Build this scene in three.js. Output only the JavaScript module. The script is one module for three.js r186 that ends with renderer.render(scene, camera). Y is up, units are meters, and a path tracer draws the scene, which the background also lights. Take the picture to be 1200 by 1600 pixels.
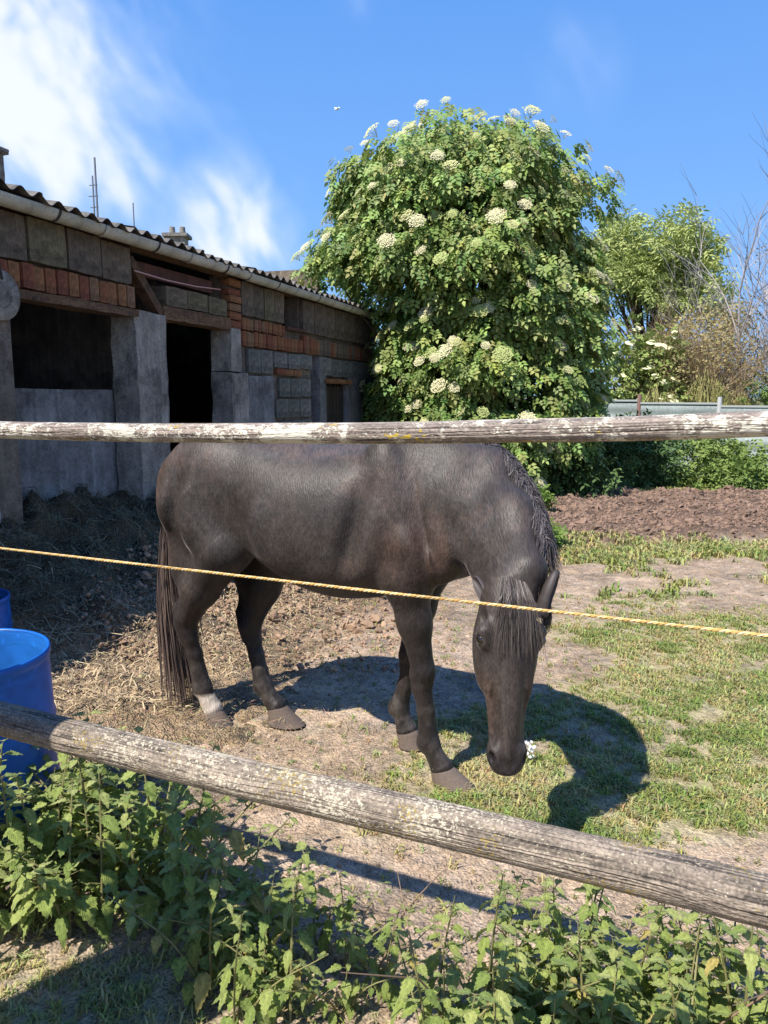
import * as THREE from 'three';
import { mergeGeometries } from 'three/addons/utils/BufferGeometryUtils.js';
import { ImprovedNoise } from 'three/addons/math/ImprovedNoise.js';

// ---------------------------------------------------------------- camera, sky, sun, exposure
const scene = new THREE.Scene();
const camera = new THREE.PerspectiveCamera(67.2, 768 / 1024, 0.05, 3000);
camera.position.set(0, 1.6, 0);
camera.rotation.set(-8.5 * Math.PI / 180, 0, 0);
const renderer = new THREE.WebGLRenderer({ antialias: true });
renderer.setSize(768, 1024);
renderer.toneMapping = THREE.LinearToneMapping;
renderer.toneMappingExposure = 1.75;
renderer.shadowMap.enabled = true;
const SUN_EL = 54 * Math.PI / 180, SUN_X = -0.719, SUN_Z = 0.695;
const sun = new THREE.DirectionalLight(new THREE.Color(1.0, 0.94, 0.85), 5);
sun.position.set(SUN_X * Math.cos(SUN_EL) * 40, Math.sin(SUN_EL) * 40, SUN_Z * Math.cos(SUN_EL) * 40);
sun.castShadow = true;
Object.assign(sun.shadow.camera, { left: -22, right: 22, top: 22, bottom: -22, near: 1, far: 120 });
sun.shadow.mapSize.set(4096, 4096);
scene.add(sun, sun.target);

// ---------------------------------------------------------------- helpers
const V = (x, y, z) => new THREE.Vector3(x, y, z);
function rng(seed) { let s = seed >>> 0; return () => { s = (s + 0x6D2B79F5) | 0; let t = Math.imul(s ^ (s >>> 15), 1 | s); t = (t + Math.imul(t ^ (t >>> 7), 61 | t)) ^ t; return ((t ^ (t >>> 14)) >>> 0) / 4294967296; }; }
const PN = new ImprovedNoise();
const n3 = (x, y, z) => PN.noise(x + 17.3, y + 5.1, z + 9.7);
function fbm(x, y, z, o = 4) { let a = 0.5, s = 0; for (let i = 0; i < o; i++) { s += a * n3(x, y, z); x *= 2.03; y *= 2.03; z *= 2.03; a *= 0.5; } return s; }
const clamp = (x, a = 0, b = 1) => Math.min(b, Math.max(a, x));
const lerp = (a, b, t) => a + (b - a) * t;
const sstep = (a, b, x) => { const t = clamp((x - a) / (b - a)); return t * t * (3 - 2 * t); };
const mix3 = (a, b, t) => [lerp(a[0], b[0], t), lerp(a[1], b[1], t), lerp(a[2], b[2], t)];
function spline(xs, ys) { // monotone-ish Catmull interpolation through (xs, ys)
  return x => { const n = xs.length; if (x <= xs[0]) return ys[0]; if (x >= xs[n - 1]) return ys[n - 1]; let i = 0; while (x > xs[i + 1]) i++;
    const h = xs[i + 1] - xs[i], t = (x - xs[i]) / h;
    const m = k => k <= 0 ? (ys[1] - ys[0]) / (xs[1] - xs[0]) : k >= n - 1 ? (ys[n - 1] - ys[n - 2]) / (xs[n - 1] - xs[n - 2]) : (ys[k + 1] - ys[k - 1]) / (xs[k + 1] - xs[k - 1]);
    const t2 = t * t, t3 = t2 * t; return (2 * t3 - 3 * t2 + 1) * ys[i] + (t3 - 2 * t2 + t) * h * m(i) + (-2 * t3 + 3 * t2) * ys[i + 1] + (t3 - t2) * h * m(i + 1); };
}
const names = {};
function numbered(n) { const k = names[n] = (names[n] ?? -1) + 1; return k ? `${n}_${String(k).padStart(3, '0')}` : n; }
function tag(o, label, category, group, kind) { if (label) o.userData.label = label; if (category) o.userData.category = category; if (group) o.userData.group = group; if (kind) o.userData.kind = kind; return o; }
function thing(name, label, category, pos = [0, 0, 0], turn = 0, group) { const o = new THREE.Group(); o.name = numbered(name); o.position.set(...pos); o.rotation.y = turn; scene.add(o); return tag(o, label, category, group); }
function part(name, geo, mat, parent) { const m = new THREE.Mesh(geo, mat); m.name = name; m.castShadow = m.receiveShadow = true; parent.add(m); return m; }
function inst(name, geo, mat, parent, mats, cols) { const m = new THREE.InstancedMesh(geo, mat, mats.length); m.name = name; m.castShadow = m.receiveShadow = true; mats.forEach((q, i) => { m.setMatrixAt(i, q); if (cols) m.setColorAt(i, cols[i]); }); m.userData.kind = 'stuff'; parent.add(m); return m; }
function M4(p, e, s) { return new THREE.Matrix4().compose(p, e.isQuaternion ? e : new THREE.Quaternion().setFromEuler(e), typeof s === 'number' ? V(s, s, s) : s); }
function geom(pos, idx, uv, col) { const g = new THREE.BufferGeometry(); g.setAttribute('position', new THREE.Float32BufferAttribute(pos, 3)); if (uv) g.setAttribute('uv', new THREE.Float32BufferAttribute(uv, 2)); if (col) g.setAttribute('color', new THREE.Float32BufferAttribute(col, 3)); if (idx) g.setIndex(idx); g.computeVertexNormals(); return g; }
// textures are tileable value-noise stacks computed per texel: fn(u, v, noise) -> [r, g, b] in 0..1 (sRGB) or a grey
function periodic(seed) { const r = rng(seed), P = new Float32Array(65536); for (let i = 0; i < 65536; i++) P[i] = r();
  const at = (ix, iy, px, py) => P[(((ix % px + px) % px) * 131 + ((iy % py + py) % py) * 7919 + px * 17) & 65535];
  return (u, v, px, py) => { const x = u * px, y = v * py, ix = Math.floor(x), iy = Math.floor(y); let fx = x - ix, fy = y - iy; fx = fx * fx * (3 - 2 * fx); fy = fy * fy * (3 - 2 * fy);
    return lerp(lerp(at(ix, iy, px, py), at(ix + 1, iy, px, py), fx), lerp(at(ix, iy + 1, px, py), at(ix + 1, iy + 1, px, py), fx), fy); }; }
function tex(w, h, seed, fn, srgb = true) { const d = new Uint8Array(w * h * 4), N = periodic(seed), r = rng(seed + 1);
  for (let j = 0; j < h; j++) for (let i = 0; i < w; i++) { let c = fn((i + 0.5) / w, (j + 0.5) / h, N, r); if (typeof c === 'number') c = [c, c, c]; const o = (j * w + i) * 4; for (let k = 0; k < 3; k++) d[o + k] = clamp(c[k]) * 255; d[o + 3] = 255; }
  const t = new THREE.DataTexture(d, w, h); t.wrapS = t.wrapT = THREE.RepeatWrapping; t.magFilter = THREE.LinearFilter; t.minFilter = THREE.LinearMipmapLinearFilter; t.generateMipmaps = true; if (srgb) t.colorSpace = THREE.SRGBColorSpace; t.needsUpdate = true; return t; }
const rep = (t, x, y) => { const c = t.clone(); c.repeat.set(x, y); c.needsUpdate = true; return c; };
const std = o => new THREE.MeshStandardMaterial({ roughness: 0.9, ...o });
const lin = (r, g, b) => new THREE.Color().setRGB(r, g, b);
const leafMat = (col, trans = 0.35, rough = 0.75, extra = {}) => new THREE.MeshPhysicalMaterial({ color: col, roughness: rough, transmission: trans, thickness: 0, specularIntensity: 0.4, ...extra });
function tube(pts, radii, sides = 6, closed = true) { // tapered tube along points
  const pos = [], idx = [], uv = []; const n = pts.length; let prev = null, len = 0;
  for (let i = 0; i < n; i++) { const t = pts[Math.min(i + 1, n - 1)].clone().sub(pts[Math.max(i - 1, 0)]).normalize();
    let a = prev ? prev.clone().sub(t.clone().multiplyScalar(prev.dot(t))) : (Math.abs(t.y) < 0.9 ? V(0, 1, 0) : V(1, 0, 0)).cross(t); a.normalize(); prev = a; const b = t.clone().cross(a);
    if (i) len += pts[i].distanceTo(pts[i - 1]); const r = Array.isArray(radii) ? radii[i] : radii;
    for (let k = 0; k <= sides; k++) { const q = k / sides * 2 * Math.PI, c = Math.cos(q) * r, s = Math.sin(q) * r; pos.push(pts[i].x + a.x * c + b.x * s, pts[i].y + a.y * c + b.y * s, pts[i].z + a.z * c + b.z * s); uv.push(k / sides, len); } }
  for (let i = 0; i < n - 1; i++) for (let k = 0; k < sides; k++) { const p = i * (sides + 1) + k, q = p + sides + 1; idx.push(p, p + 1, q, p + 1, q + 1, q); }
  if (closed) for (const [i, f] of [[0, 1], [n - 1, 0]]) { const c = pos.length / 3; pos.push(pts[i].x, pts[i].y, pts[i].z); uv.push(0.5, 0); for (let k = 0; k < sides; k++) { const p = i * (sides + 1) + k; f ? idx.push(c, p + 1, p) : idx.push(c, p, p + 1); } }
  return geom(pos, idx, uv); }
function ribbon(pts, w, side) { // flat tapering strand
  const pos = [], idx = [], uv = [], n = pts.length; for (let i = 0; i < n; i++) { const f = w * (i === n - 1 ? 0.15 : 1 - 0.5 * i / n) / 2; pos.push(pts[i].x - side.x * f, pts[i].y - side.y * f, pts[i].z - side.z * f, pts[i].x + side.x * f, pts[i].y + side.y * f, pts[i].z + side.z * f); uv.push(0, i / n, 1, i / n); if (i) { const q = i * 2; idx.push(q - 2, q - 1, q, q - 1, q + 1, q); } }
  return geom(pos, idx, uv); }

// ---------------------------------------------------------------- sky
{
  const W = 2048, Hh = 1024, d = new Float32Array(W * Hh * 4), r = rng(5);
  const blobs = [[-30, 19, 12.5, 1.02], [-18.5, 14.5, 4.5, 0.62], [-11.5, 11, 5.0, 0.78], [-1, 26, 3, 0.27], [13, 21, 4, 0.24]];
  for (let i = 0; i < 13; i++) { const az = 40 + i * 22 + r() * 14; blobs.push([az > 180 ? az - 360 : az, 12 + r() * 34, 7 + r() * 8, 0.6 + r() * 0.4]); }
  for (let j = 0; j < Hh; j++) { const el = ((j + 0.5) / Hh - 0.5) * Math.PI, y = Math.sin(el), c = Math.cos(el), eld = el * 180 / Math.PI;
    for (let i = 0; i < W; i++) { const ph = ((i + 0.5) / W - 0.5) * 2 * Math.PI, x = Math.cos(ph) * c, z = Math.sin(ph) * c, o = (j * W + i) * 4;
      const t = clamp(eld / 42); let col = mix3([0.20, 0.40, 0.72], [0.040, 0.160, 0.50], Math.pow(t, 0.7));
      const low = Math.exp(-Math.max(eld, 0) / 5); col = mix3(col, [0.36, 0.50, 0.70], 0.5 * low);
      if (eld > 0) { const az = Math.atan2(x, -z) * 180 / Math.PI; let b = 0; for (const [ba, be, br, bs] of blobs) { let da = Math.abs(az - ba); if (da > 180) da = 360 - da; const q = ((da * c) ** 2 + (eld - be) ** 2) / (br * br); if (q < 4) b = Math.max(b, bs * Math.exp(-q * 0.9)); }
        if (b > 0.03) { const wx = fbm(x * 4, y * 4, z * 4, 3) * 0.35; const n = fbm(x * 8 + wx * 3 + y * 3, y * 5 + wx * 2, z * 8, 6) + 0.6 * fbm(x * 30 + wx * 6 + y * 14, y * 12 - wx * 6, z * 30, 5);
          const m = sstep(0.12, 0.98, b * (0.95 + 1.45 * n)); const th = sstep(0.3, 1, m); col = mix3(col, mix3([0.44, 0.54, 0.72], [0.60, 0.63, 0.67], th), m * 0.92); } }
      if (eld < 0) col = [0.22, 0.25, 0.25]; d[o] = col[0] * 0.94; d[o + 1] = col[1] * 0.94; d[o + 2] = col[2] * 0.94; d[o + 3] = 1; } }
  const t = new THREE.DataTexture(d, W, Hh, THREE.RGBAFormat, THREE.FloatType); t.mapping = THREE.EquirectangularReflectionMapping; t.magFilter = t.minFilter = THREE.LinearFilter; t.needsUpdate = true;
  scene.background = t; scene.environment = t;
}

// ---------------------------------------------------------------- materials
const T = {};
T.grain = tex(1024, 1024, 11, (u, v, N, r) => { let s = 0.30 * N(u, v, 8, 8) + 0.25 * N(u, v, 31, 31) + 0.25 * N(u, v, 97, 97) + 0.2 * N(u, v, 311, 311); s = (s - 0.5) * 1.5 + 0.5; const peb = N(u, v, 181, 181); const k = 0.70 + 0.52 * (s - 0.3) + (peb > 0.83 ? -0.16 : peb < 0.14 ? 0.14 : 0); const h = N(u, v, 23, 23) - 0.5; return [k + 0.03 * h, k, k - 0.05 * h]; });
T.grainB = tex(1024, 1024, 12, (u, v, N) => 0.35 * N(u, v, 13, 13) + 0.3 * N(u, v, 61, 61) + 0.35 * N(u, v, 207, 207), false);
T.concrete = tex(1024, 1024, 21, (u, v, N) => { const s = 0.35 * N(u, v, 5, 5) + 0.25 * N(u, v, 17, 17) + 0.2 * N(u, v, 67, 67) + 0.2 * N(u, v, 255, 255); const st = N(u, v, 41, 3); let k = 0.68 + 0.6 * (s - 0.5) + 0.14 * (st - 0.5); const sp = N(u, v, 4, 4) * 0.6 + N(u, v, 21, 21) * 0.4; if (sp > 0.66) k -= 0.10 * Math.min(1, (sp - 0.66) * 14); if (N(u, v, 149, 149) > 0.88) k -= 0.14; return [k, k * 0.995, k * 0.98]; });
T.concreteB = tex(1024, 1024, 22, (u, v, N) => { const p = N(u, v, 121, 121); return 0.4 * N(u, v, 9, 9) + 0.3 * N(u, v, 53, 53) + 0.3 * N(u, v, 233, 233) - (p > 0.85 ? 0.35 : 0); }, false);
T.hair = tex(1024, 1024, 31, (u, v, N) => 0.5 * N(u, v, 430, 110) + 0.3 * N(u + 0.02 * N(u, v, 9, 9), v, 230, 60) + 0.2 * N(u, v, 30, 30), false);
T.coat = tex(1024, 1024, 32, (u, v, N) => { const k = 0.84 + 0.26 * (N(u + 0.03 * N(u, v, 7, 7), v, 340, 90) - 0.5) + 0.14 * (N(u, v, 60, 40) - 0.5) + 0.08 * (N(u, v, 9, 7) - 0.5); const w = N(u, v, 6, 6) - 0.5; return [k + 0.03 * w, k, k - 0.03 * w]; });
T.wood = tex(512, 2048, 41, (u, v, N) => { const w = u + 0.05 * (N(u, v, 3, 9) - 0.5); const g = 0.5 * N(w, v, 26, 4) + 0.3 * N(w, v, 70, 9) + 0.2 * N(w, v, 150, 40); let k = 0.60 + 0.5 * (g - 0.5); k = 0.57 + 0.30 * (g - 0.5) + 0.22 * (N(u, v, 70, 420) - 0.5) + 0.14 * (N(u, v, 20, 60) - 0.5); const cr = N(w, v, 60, 11); if (cr > 0.86) k -= 0.20; let c = [k, k * 0.93, k * 0.855];
  const li = N(u, v, 50, 230) * 0.5 + N(u, v, 120, 540) * 0.5 + 0.45 * (N(u, v, 4, 14) - 0.5); if (li > 0.69) c = [0.80, 0.78, 0.71]; else if (li > 0.58) c = mix3(c, [0.68, 0.66, 0.58], 0.45);
  const ye = N(u + 0.3, v + 0.4, 5, 18) * 0.5 + N(u, v, 90, 420) * 0.5; if (ye > 0.78) c = mix3(c, [0.66, 0.58, 0.28], 0.75); return c; });
T.woodW = tex(512, 2048, 43, (u, v, N) => { const w = u + 0.05 * (N(u, v, 3, 9) - 0.5); const g = 0.5 * N(w, v, 26, 4) + 0.3 * N(w, v, 70, 9) + 0.2 * N(w, v, 150, 40); let k = 0.55 + 0.34 * (g - 0.5) + 0.2 * (N(u, v, 70, 420) - 0.5); if (N(w, v, 60, 11) > 0.85) k -= 0.22; let c = [k, k * 0.92, k * 0.86];
  const li = N(u, v, 9, 70) * 0.35 + N(u, v, 26, 170) * 0.3 + N(u, v, 90, 520) * 0.35 + 0.45 * (N(u, v, 3, 10) - 0.5); if (li > 0.59) c = [0.84, 0.83, 0.78]; else if (li > 0.50) c = mix3(c, [0.74, 0.72, 0.66], 0.55);
  const ye = N(u + 0.3, v + 0.4, 7, 24) * 0.6 + N(u, v, 50, 200) * 0.4; if (ye > 0.79) c = [0.72, 0.62, 0.22]; return c; });
T.woodB = tex(512, 1024, 42, (u, v, N) => { const w = u + 0.05 * (N(u, v, 3, 9) - 0.5); return 0.5 * N(w, v, 26, 4) + 0.35 * N(w, v, 90, 9) + 0.15 * N(u, v, 120, 200) - (N(w, v, 44, 5) > 0.8 ? 0.4 : 0); }, false);
T.scuff = tex(512, 512, 51, (u, v, N) => { let k = 0.82 + 0.16 * (N(u, v, 6, 6) - 0.5) + 0.12 * (N(u, v, 60, 60) - 0.5); if (N(u, v, 110, 9) > 0.87) k += 0.12; return k; });
const MAT = {
  concrete: std({ color: lin(0.50, 0.48, 0.44), map: T.concrete, bumpMap: T.concreteB, bumpScale: 0.012 }),
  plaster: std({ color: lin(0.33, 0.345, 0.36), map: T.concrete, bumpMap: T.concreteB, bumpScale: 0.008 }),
  oldwood: std({ color: lin(0.20, 0.13, 0.085), map: rep(T.wood, 1, 1), bumpMap: T.woodB, bumpScale: 0.004 }),
  blocks: [[0.36, 0.29, 0.21], [0.31, 0.25, 0.19], [0.33, 0.29, 0.18], [0.27, 0.22, 0.17]].map(c => std({ color: lin(...c), map: T.concrete, bumpMap: T.concreteB, bumpScale: 0.01 })),
  greyblocks: [[0.36, 0.37, 0.35], [0.42, 0.43, 0.41], [0.31, 0.33, 0.30]].map(c => std({ color: lin(...c), map: T.concrete, bumpMap: T.concreteB, bumpScale: 0.01 })),
  bricks: [[0.52, 0.20, 0.085], [0.56, 0.26, 0.11], [0.45, 0.15, 0.075], [0.50, 0.28, 0.15]].map(c => std({ color: lin(...c), map: T.concrete, bumpMap: T.concreteB, bumpScale: 0.006 })),
  metal: std({ color: lin(0.62, 0.62, 0.56), map: rep(T.scuff, 3, 3), roughness: 0.6, metalness: 0.15 }),
  roof: std({ color: lin(0.30, 0.28, 0.26), map: T.concrete, bumpMap: T.concreteB, bumpScale: 0.006 }),
  dark: std({ color: lin(0.035, 0.03, 0.026) }),
  steel: std({ color: lin(0.16, 0.06, 0.045), roughness: 0.8, map: T.concrete }),
};
// ---------------------------------------------------------------- ground
// a is the distance away from the camera along -z
function heapHeight(x, a) { // manure heap along the barn wall: wall coordinates s (along) and off (out from the wall)
  const dx = x + 2.57, da = a - 5.4, s = dx * 0.30 + da * 0.954, off = dx * 0.954 - da * 0.30;
  const along = sstep(-3.4, -2.2, s) * (1 - sstep(2.2, 3.9, s));
  let h = 0.78 * along * (1 - sstep(-0.1, 1.30, off)) + 0.14 * sstep(-3, -1, s) * (1 - sstep(4.2, 6.4, s)) * (1 - sstep(1.2, 3.0, off));
  h += 0.20 * Math.exp(-(((x + 1.93) / 0.36) ** 2 + ((a - 4.72) / 0.30) ** 2)) + 0.10 * Math.exp(-(((x + 1.25) / 0.22) ** 2 + ((a - 4.95) / 0.22) ** 2));
  return h * (0.86 + 0.5 * fbm(x * 2.6, a * 2.6, 1.7, 3)) + (h > 0.02 ? 0.05 * fbm(x * 9, a * 9, 4, 3) + 0.03 * fbm(x * 26, a * 26, 8, 2) : 0); }
function soilMask(x, a) { const e = 0.5 * fbm(x * 0.8, a * 0.8, 3, 3); return sstep(1.55, 2.0, x + e * 0.8) * sstep(8.0, 8.5, a + e) * (1 - sstep(12.3, 13.0, a + e * 1.5)) * (1 - sstep(9, 12, x)); }
function height(x, a) { const near = 1 - sstep(20, 40, Math.hypot(x, a)); return near * (0.012 * fbm(x * 2.2, a * 2.2, 0.3, 3) + 0.010 * fbm(x * 9, a * 9, 2.2, 2)) + 0.16 * soilMask(x, a) * (0.7 + 0.9 * fbm(x * 2.5, a * 2.5, 6, 3)) + 0.05 * sstep(3.8, 5.6, a) * (1 - sstep(6.8, 8, a)) * (1 - sstep(0.2, 1.0, x)) * (0.5 + fbm(x * 5, a * 5, 9, 3)); }
function grassMask(x, a) { const n = fbm(x * 1.4, a * 1.4, 7, 4), n2 = fbm(x * 5, a * 5, 3, 2);
  const left = lerp(-0.25, 1.15, sstep(2.9, 4.6, a)); let g = sstep(left - 0.15, left + 0.45, x + n * 0.5) * sstep(2.45, 2.8, a + n * 0.25) * (1 - sstep(5.2, 5.9, a + n * 0.9)) * 0.95;
  g = Math.max(g, 0.30 * sstep(0.9, 1.5, x) * sstep(5, 5.5, a) * (1 - sstep(7.4, 8, a)) * sstep(-0.05, 0.2, n));
  g = Math.max(g, 0.9 * sstep(1.35, 1.8, x + n * 0.4) * sstep(7.1, 7.8, a + n * 0.8) * (1 - sstep(8.0, 8.5, a + n * 0.5)));
  g = Math.max(g, 0.95 * sstep(12.4, 13.2, a + n * 0.6)); g = Math.max(g, 0.7 * (1 - sstep(1.9, 2.15, a + n * 0.3)) * sstep(0.1, -0.5, x));
  g = Math.max(g, 0.55 * (1 - sstep(1.75, 1.95, a + n * 0.4)) * (1 - sstep(0.3, 0.5, x)));
  g = Math.max(g, 0.6 * sstep(0.55, 0.9, x) * (1 - sstep(1.2, 1.6, x)) * sstep(0.06, 0.2, n) * sstep(5.0, 6.5, a) * (1 - sstep(12, 13, a)));
  return clamp(g * (0.62 + 1.5 * (n + 0.12) + 0.9 * n2)); }
function strawMask(x, a) { const n = fbm(x * 1.3, a * 1.3, 12, 3); return clamp(sstep(0.1, -0.5, x + n * 0.6) * sstep(2.9, 3.4, a) * (1 - sstep(5.0, 6.0, a)) * (0.8 + n)); }
function groundColor(x, a) { const n = fbm(x * 0.9, a * 0.9, 20, 4), n2 = fbm(x * 7, a * 7, 22, 3);
  let c = mix3([0.51, 0.385, 0.275], [0.42, 0.305, 0.21], sstep(-0.25, 0.3, n + 0.6 * n2)); c = mix3(c, [0.48, 0.35, 0.22], 0.5 * strawMask(x, a)); c = mix3(c, [0.24, 0.15, 0.095], 0.75 * sstep(4.6, 5.6, a) * (1 - sstep(0.0, 0.9, x + n)) * (0.6 + n2));
  c = mix3(c, mix3([0.43, 0.40, 0.19], [0.30, 0.325, 0.115], sstep(-0.2, 0.25, n2 + n)), 0.74 * grassMask(x, a)); c = mix3(c, mix3([0.19, 0.125, 0.088], [0.12, 0.077, 0.055], sstep(-0.2, 0.2, n2)), soilMask(x, a)); return mix3(c, [0.16, 0.19, 0.06], sstep(13.5, 16, a)); }
{
  const axis = (lo, hi, step, far) => { const l = []; for (let v = lo; v <= hi + 1e-6; v += step) l.push(v); let g = step; while (l[l.length - 1] < far) { g *= 1.16; l.push(l[l.length - 1] + g); } g = step; while (l[0] > -far) { g *= 1.16; l.unshift(l[0] - g); } return l; };
  const xs = axis(-4.5, 6, 0.045, 900), as = axis(1.0, 13.5, 0.045, 900), pos = [], idx = [], uv = [], col = [];
  for (const a of as) for (const x of xs) { pos.push(x, height(x, a), -a); uv.push(x / 1.3, a / 1.3); col.push(...groundColor(x, a)); }
  const nx = xs.length; for (let j = 0; j < as.length - 1; j++) for (let i = 0; i < nx - 1; i++) { const p = j * nx + i; idx.push(p, p + 1, p + nx, p + 1, p + nx + 1, p + nx); }
  const g = part('ground', geom(pos, idx, uv, col), std({ vertexColors: true, map: T.grain, bumpMap: T.grainB, bumpScale: 0.02, roughness: 0.97 }), scene); tag(g, 'trodden dirt and patchy grass of the paddock', 'ground', null, 'structure');
}
// blades of grass, straw and clods lie on the ground in their thousands
{
  const r = rng(77), ms = [], cs = []; const pos = [], idx = []; const rb = rng(3);
  for (let k = 0; k < 8; k++) { const q = rb() * 6.28, l = 0.016 + rb() * 0.032, lean = 0.35 + rb() * 1.2, w = 0.0016 + rb() * 0.0012, bx = (rb() - 0.5) * 0.05, bz = (rb() - 0.5) * 0.05, cx = Math.cos(q), cz = Math.sin(q), b = pos.length / 3;
    const mx = bx + cx * l * lean * 0.4, mz = bz + cz * l * lean * 0.4, ex = bx + cx * l * lean, ez = bz + cz * l * lean;
    pos.push(bx - cz * w, -0.002, bz + cx * w, bx + cz * w, -0.002, bz - cx * w, mx - cz * w, l * 0.65, mz + cx * w, mx + cz * w, l * 0.65, mz - cx * w, ex, l * (1 - 0.25 * lean), ez); idx.push(b, b + 1, b + 2, b + 1, b + 3, b + 2, b + 2, b + 3, b + 4); }
  const tuft = geom(pos, idx); const C = [[0.14, 0.205, 0.038], [0.21, 0.265, 0.06], [0.30, 0.32, 0.10], [0.44, 0.40, 0.18]];
  const put = (x, a, s) => { ms.push(M4(V(x, height(x, a), -a), new THREE.Euler(0, r() * 6.28, 0), V(s, s * (0.7 + r() * 0.6), s))); const n = fbm(x * 3, a * 3, 41, 2), k = clamp(r() * 0.8 + 0.33 - n * 1.3 + (a < 2.3 && x < 0.2 ? 0.3 : 0)) * 3, i = Math.min(2, Math.floor(k)); const c = mix3(C[i], C[i + 1], k - i); cs.push(lin(...c.map(v => v * (0.8 + 0.4 * r())))); };
  for (let i = 0; i < 250000; i++) { const a = 1.7 + r() * 4.4, x = -1.1 + r() * 4.4; if (Math.abs(x) > a * 0.52 + 0.25) continue; if (r() < Math.pow(grassMask(x, a), 1.8) * 0.70 * sstep(-0.28, 0.25, fbm(x * 6, a * 6, 88, 3)) + 0.008) put(x, a, 0.45 + r() * r() * 0.8); }
  for (let i = 0; i < 60000; i++) { const a = 6 + r() * 9, x = 0.4 + r() * 8; if (x > a * 0.52 + 0.3) continue; if (r() < grassMask(x, a)) put(x, a, 1.3 + r() * 1.3); }
  const o = thing('grass', 'short patchy grass growing over the right half of the paddock', 'grass'); tag(o, null, null, null, 'stuff'); inst('blade', tuft, leafMat(lin(1, 1, 1), 0.3), o, ms, cs);
}
{
  const r = rng(78), ms = [], cs = []; const bl = geom([-0.5, 0, -0.02, -0.5, 0, 0.02, 0, 0.04, -0.02, 0, 0.04, 0.02, 0.5, 0.0, -0.02, 0.5, 0.0, 0.02, 0, 0.01, 0], [0, 1, 2, 1, 3, 2, 2, 3, 4, 3, 5, 4]);
  const put = (x, a, y, big, dark) => { const l = (0.025 + r() * r() * 0.13) * big; ms.push(M4(V(x, y + 0.004 + r() * 0.012, -a), new THREE.Euler((r() - 0.5) * 0.5, r() * 6.28, (r() - 0.5) * 0.35), V(l, 0.03 + l * 0.4, 0.022 + r() * 0.035))); const c = mix3([0.52, 0.41, 0.25], [0.34, 0.25, 0.15], r()); cs.push(lin(...c.map(v => v * dark * (0.7 + 0.5 * r())))); };
  for (let i = 0; i < 30000; i++) { const a = 2.9 + r() * 3.2, x = -2.6 + r() * 3.2; if (r() < strawMask(x, a) * 0.5) put(x, a, Math.max(height(x, a), heapHeight(x, a)), 0.65, 1); }
  for (let i = 0; i < 11000; i++) { const a = 1.8 + r() * 10.6, x = -1.2 + r() * 8; if (r() < 0.4) put(x, a, height(x, a), 0.5, 0.95); }
  const o = thing('straw', 'loose straw and dry stalks scattered over the dirt', 'straw'); tag(o, null, null, null, 'stuff'); inst('stalk', bl, std({ color: lin(1, 1, 1), roughness: 0.7 }), o, ms, cs);
}
{ // clods of soil and dung
  const r = rng(79), g = new THREE.IcosahedronGeometry(1, 1); const P = g.attributes.position; for (let i = 0; i < P.count; i++) { const k = 1 + 0.7 * n3(P.getX(i) * 1.7, P.getY(i) * 1.7, P.getZ(i) * 1.7); P.setXYZ(i, P.getX(i) * k, P.getY(i) * k, P.getZ(i) * k); } g.computeVertexNormals();
  const ms = [], cs = []; const put = (x, a, y, s, c) => { ms.push(M4(V(x, y + s * 0.2, -a), new THREE.Euler(r() * 6, r() * 6, r() * 6), V(s * (0.7 + r() * 0.8), s * (0.45 + r() * 0.5), s * (0.7 + r() * 0.8)))); const kk = 0.65 + 0.6 * r(); cs.push(lin(...c.map(v => v * kk))); };
  for (let i = 0; i < 22000; i++) { const a = 7.9 + r() * 5.1, x = 1.6 + r() * 7; if (r() < soilMask(x, a)) put(x, a, height(x, a), 0.008 + r() * r() * r() * 0.05, [0.19, 0.125, 0.09]); }
  for (let i = 0; i < 7000; i++) { const a = 4.3 + r() * 3.4, x = -1.9 + r() * 2.4; if (r() < 0.65 * (1 - sstep(0.1, 0.6, x + 0.2 * (r() - 0.5)))) put(x, a, Math.max(height(x, a), heapHeight(x, a)), 0.005 + r() * r() * r() * r() * 0.05, [0.30, 0.20, 0.13]); }
  for (let i = 0; i < 5000; i++) { const a = 1.9 + r() * 6, x = -1.5 + r() * 5; put(x, a, height(x, a), 0.002 + r() * r() * r() * 0.014, [0.32, 0.24, 0.17]); }
  const o = thing('soil_clods', 'crumbly clods of soil and dung strewn over the paddock', 'clods'); tag(o, null, null, null, 'stuff'); inst('clod', g, std({ color: lin(1, 1, 1), roughness: 1 }), o, ms, cs);
}
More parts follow.
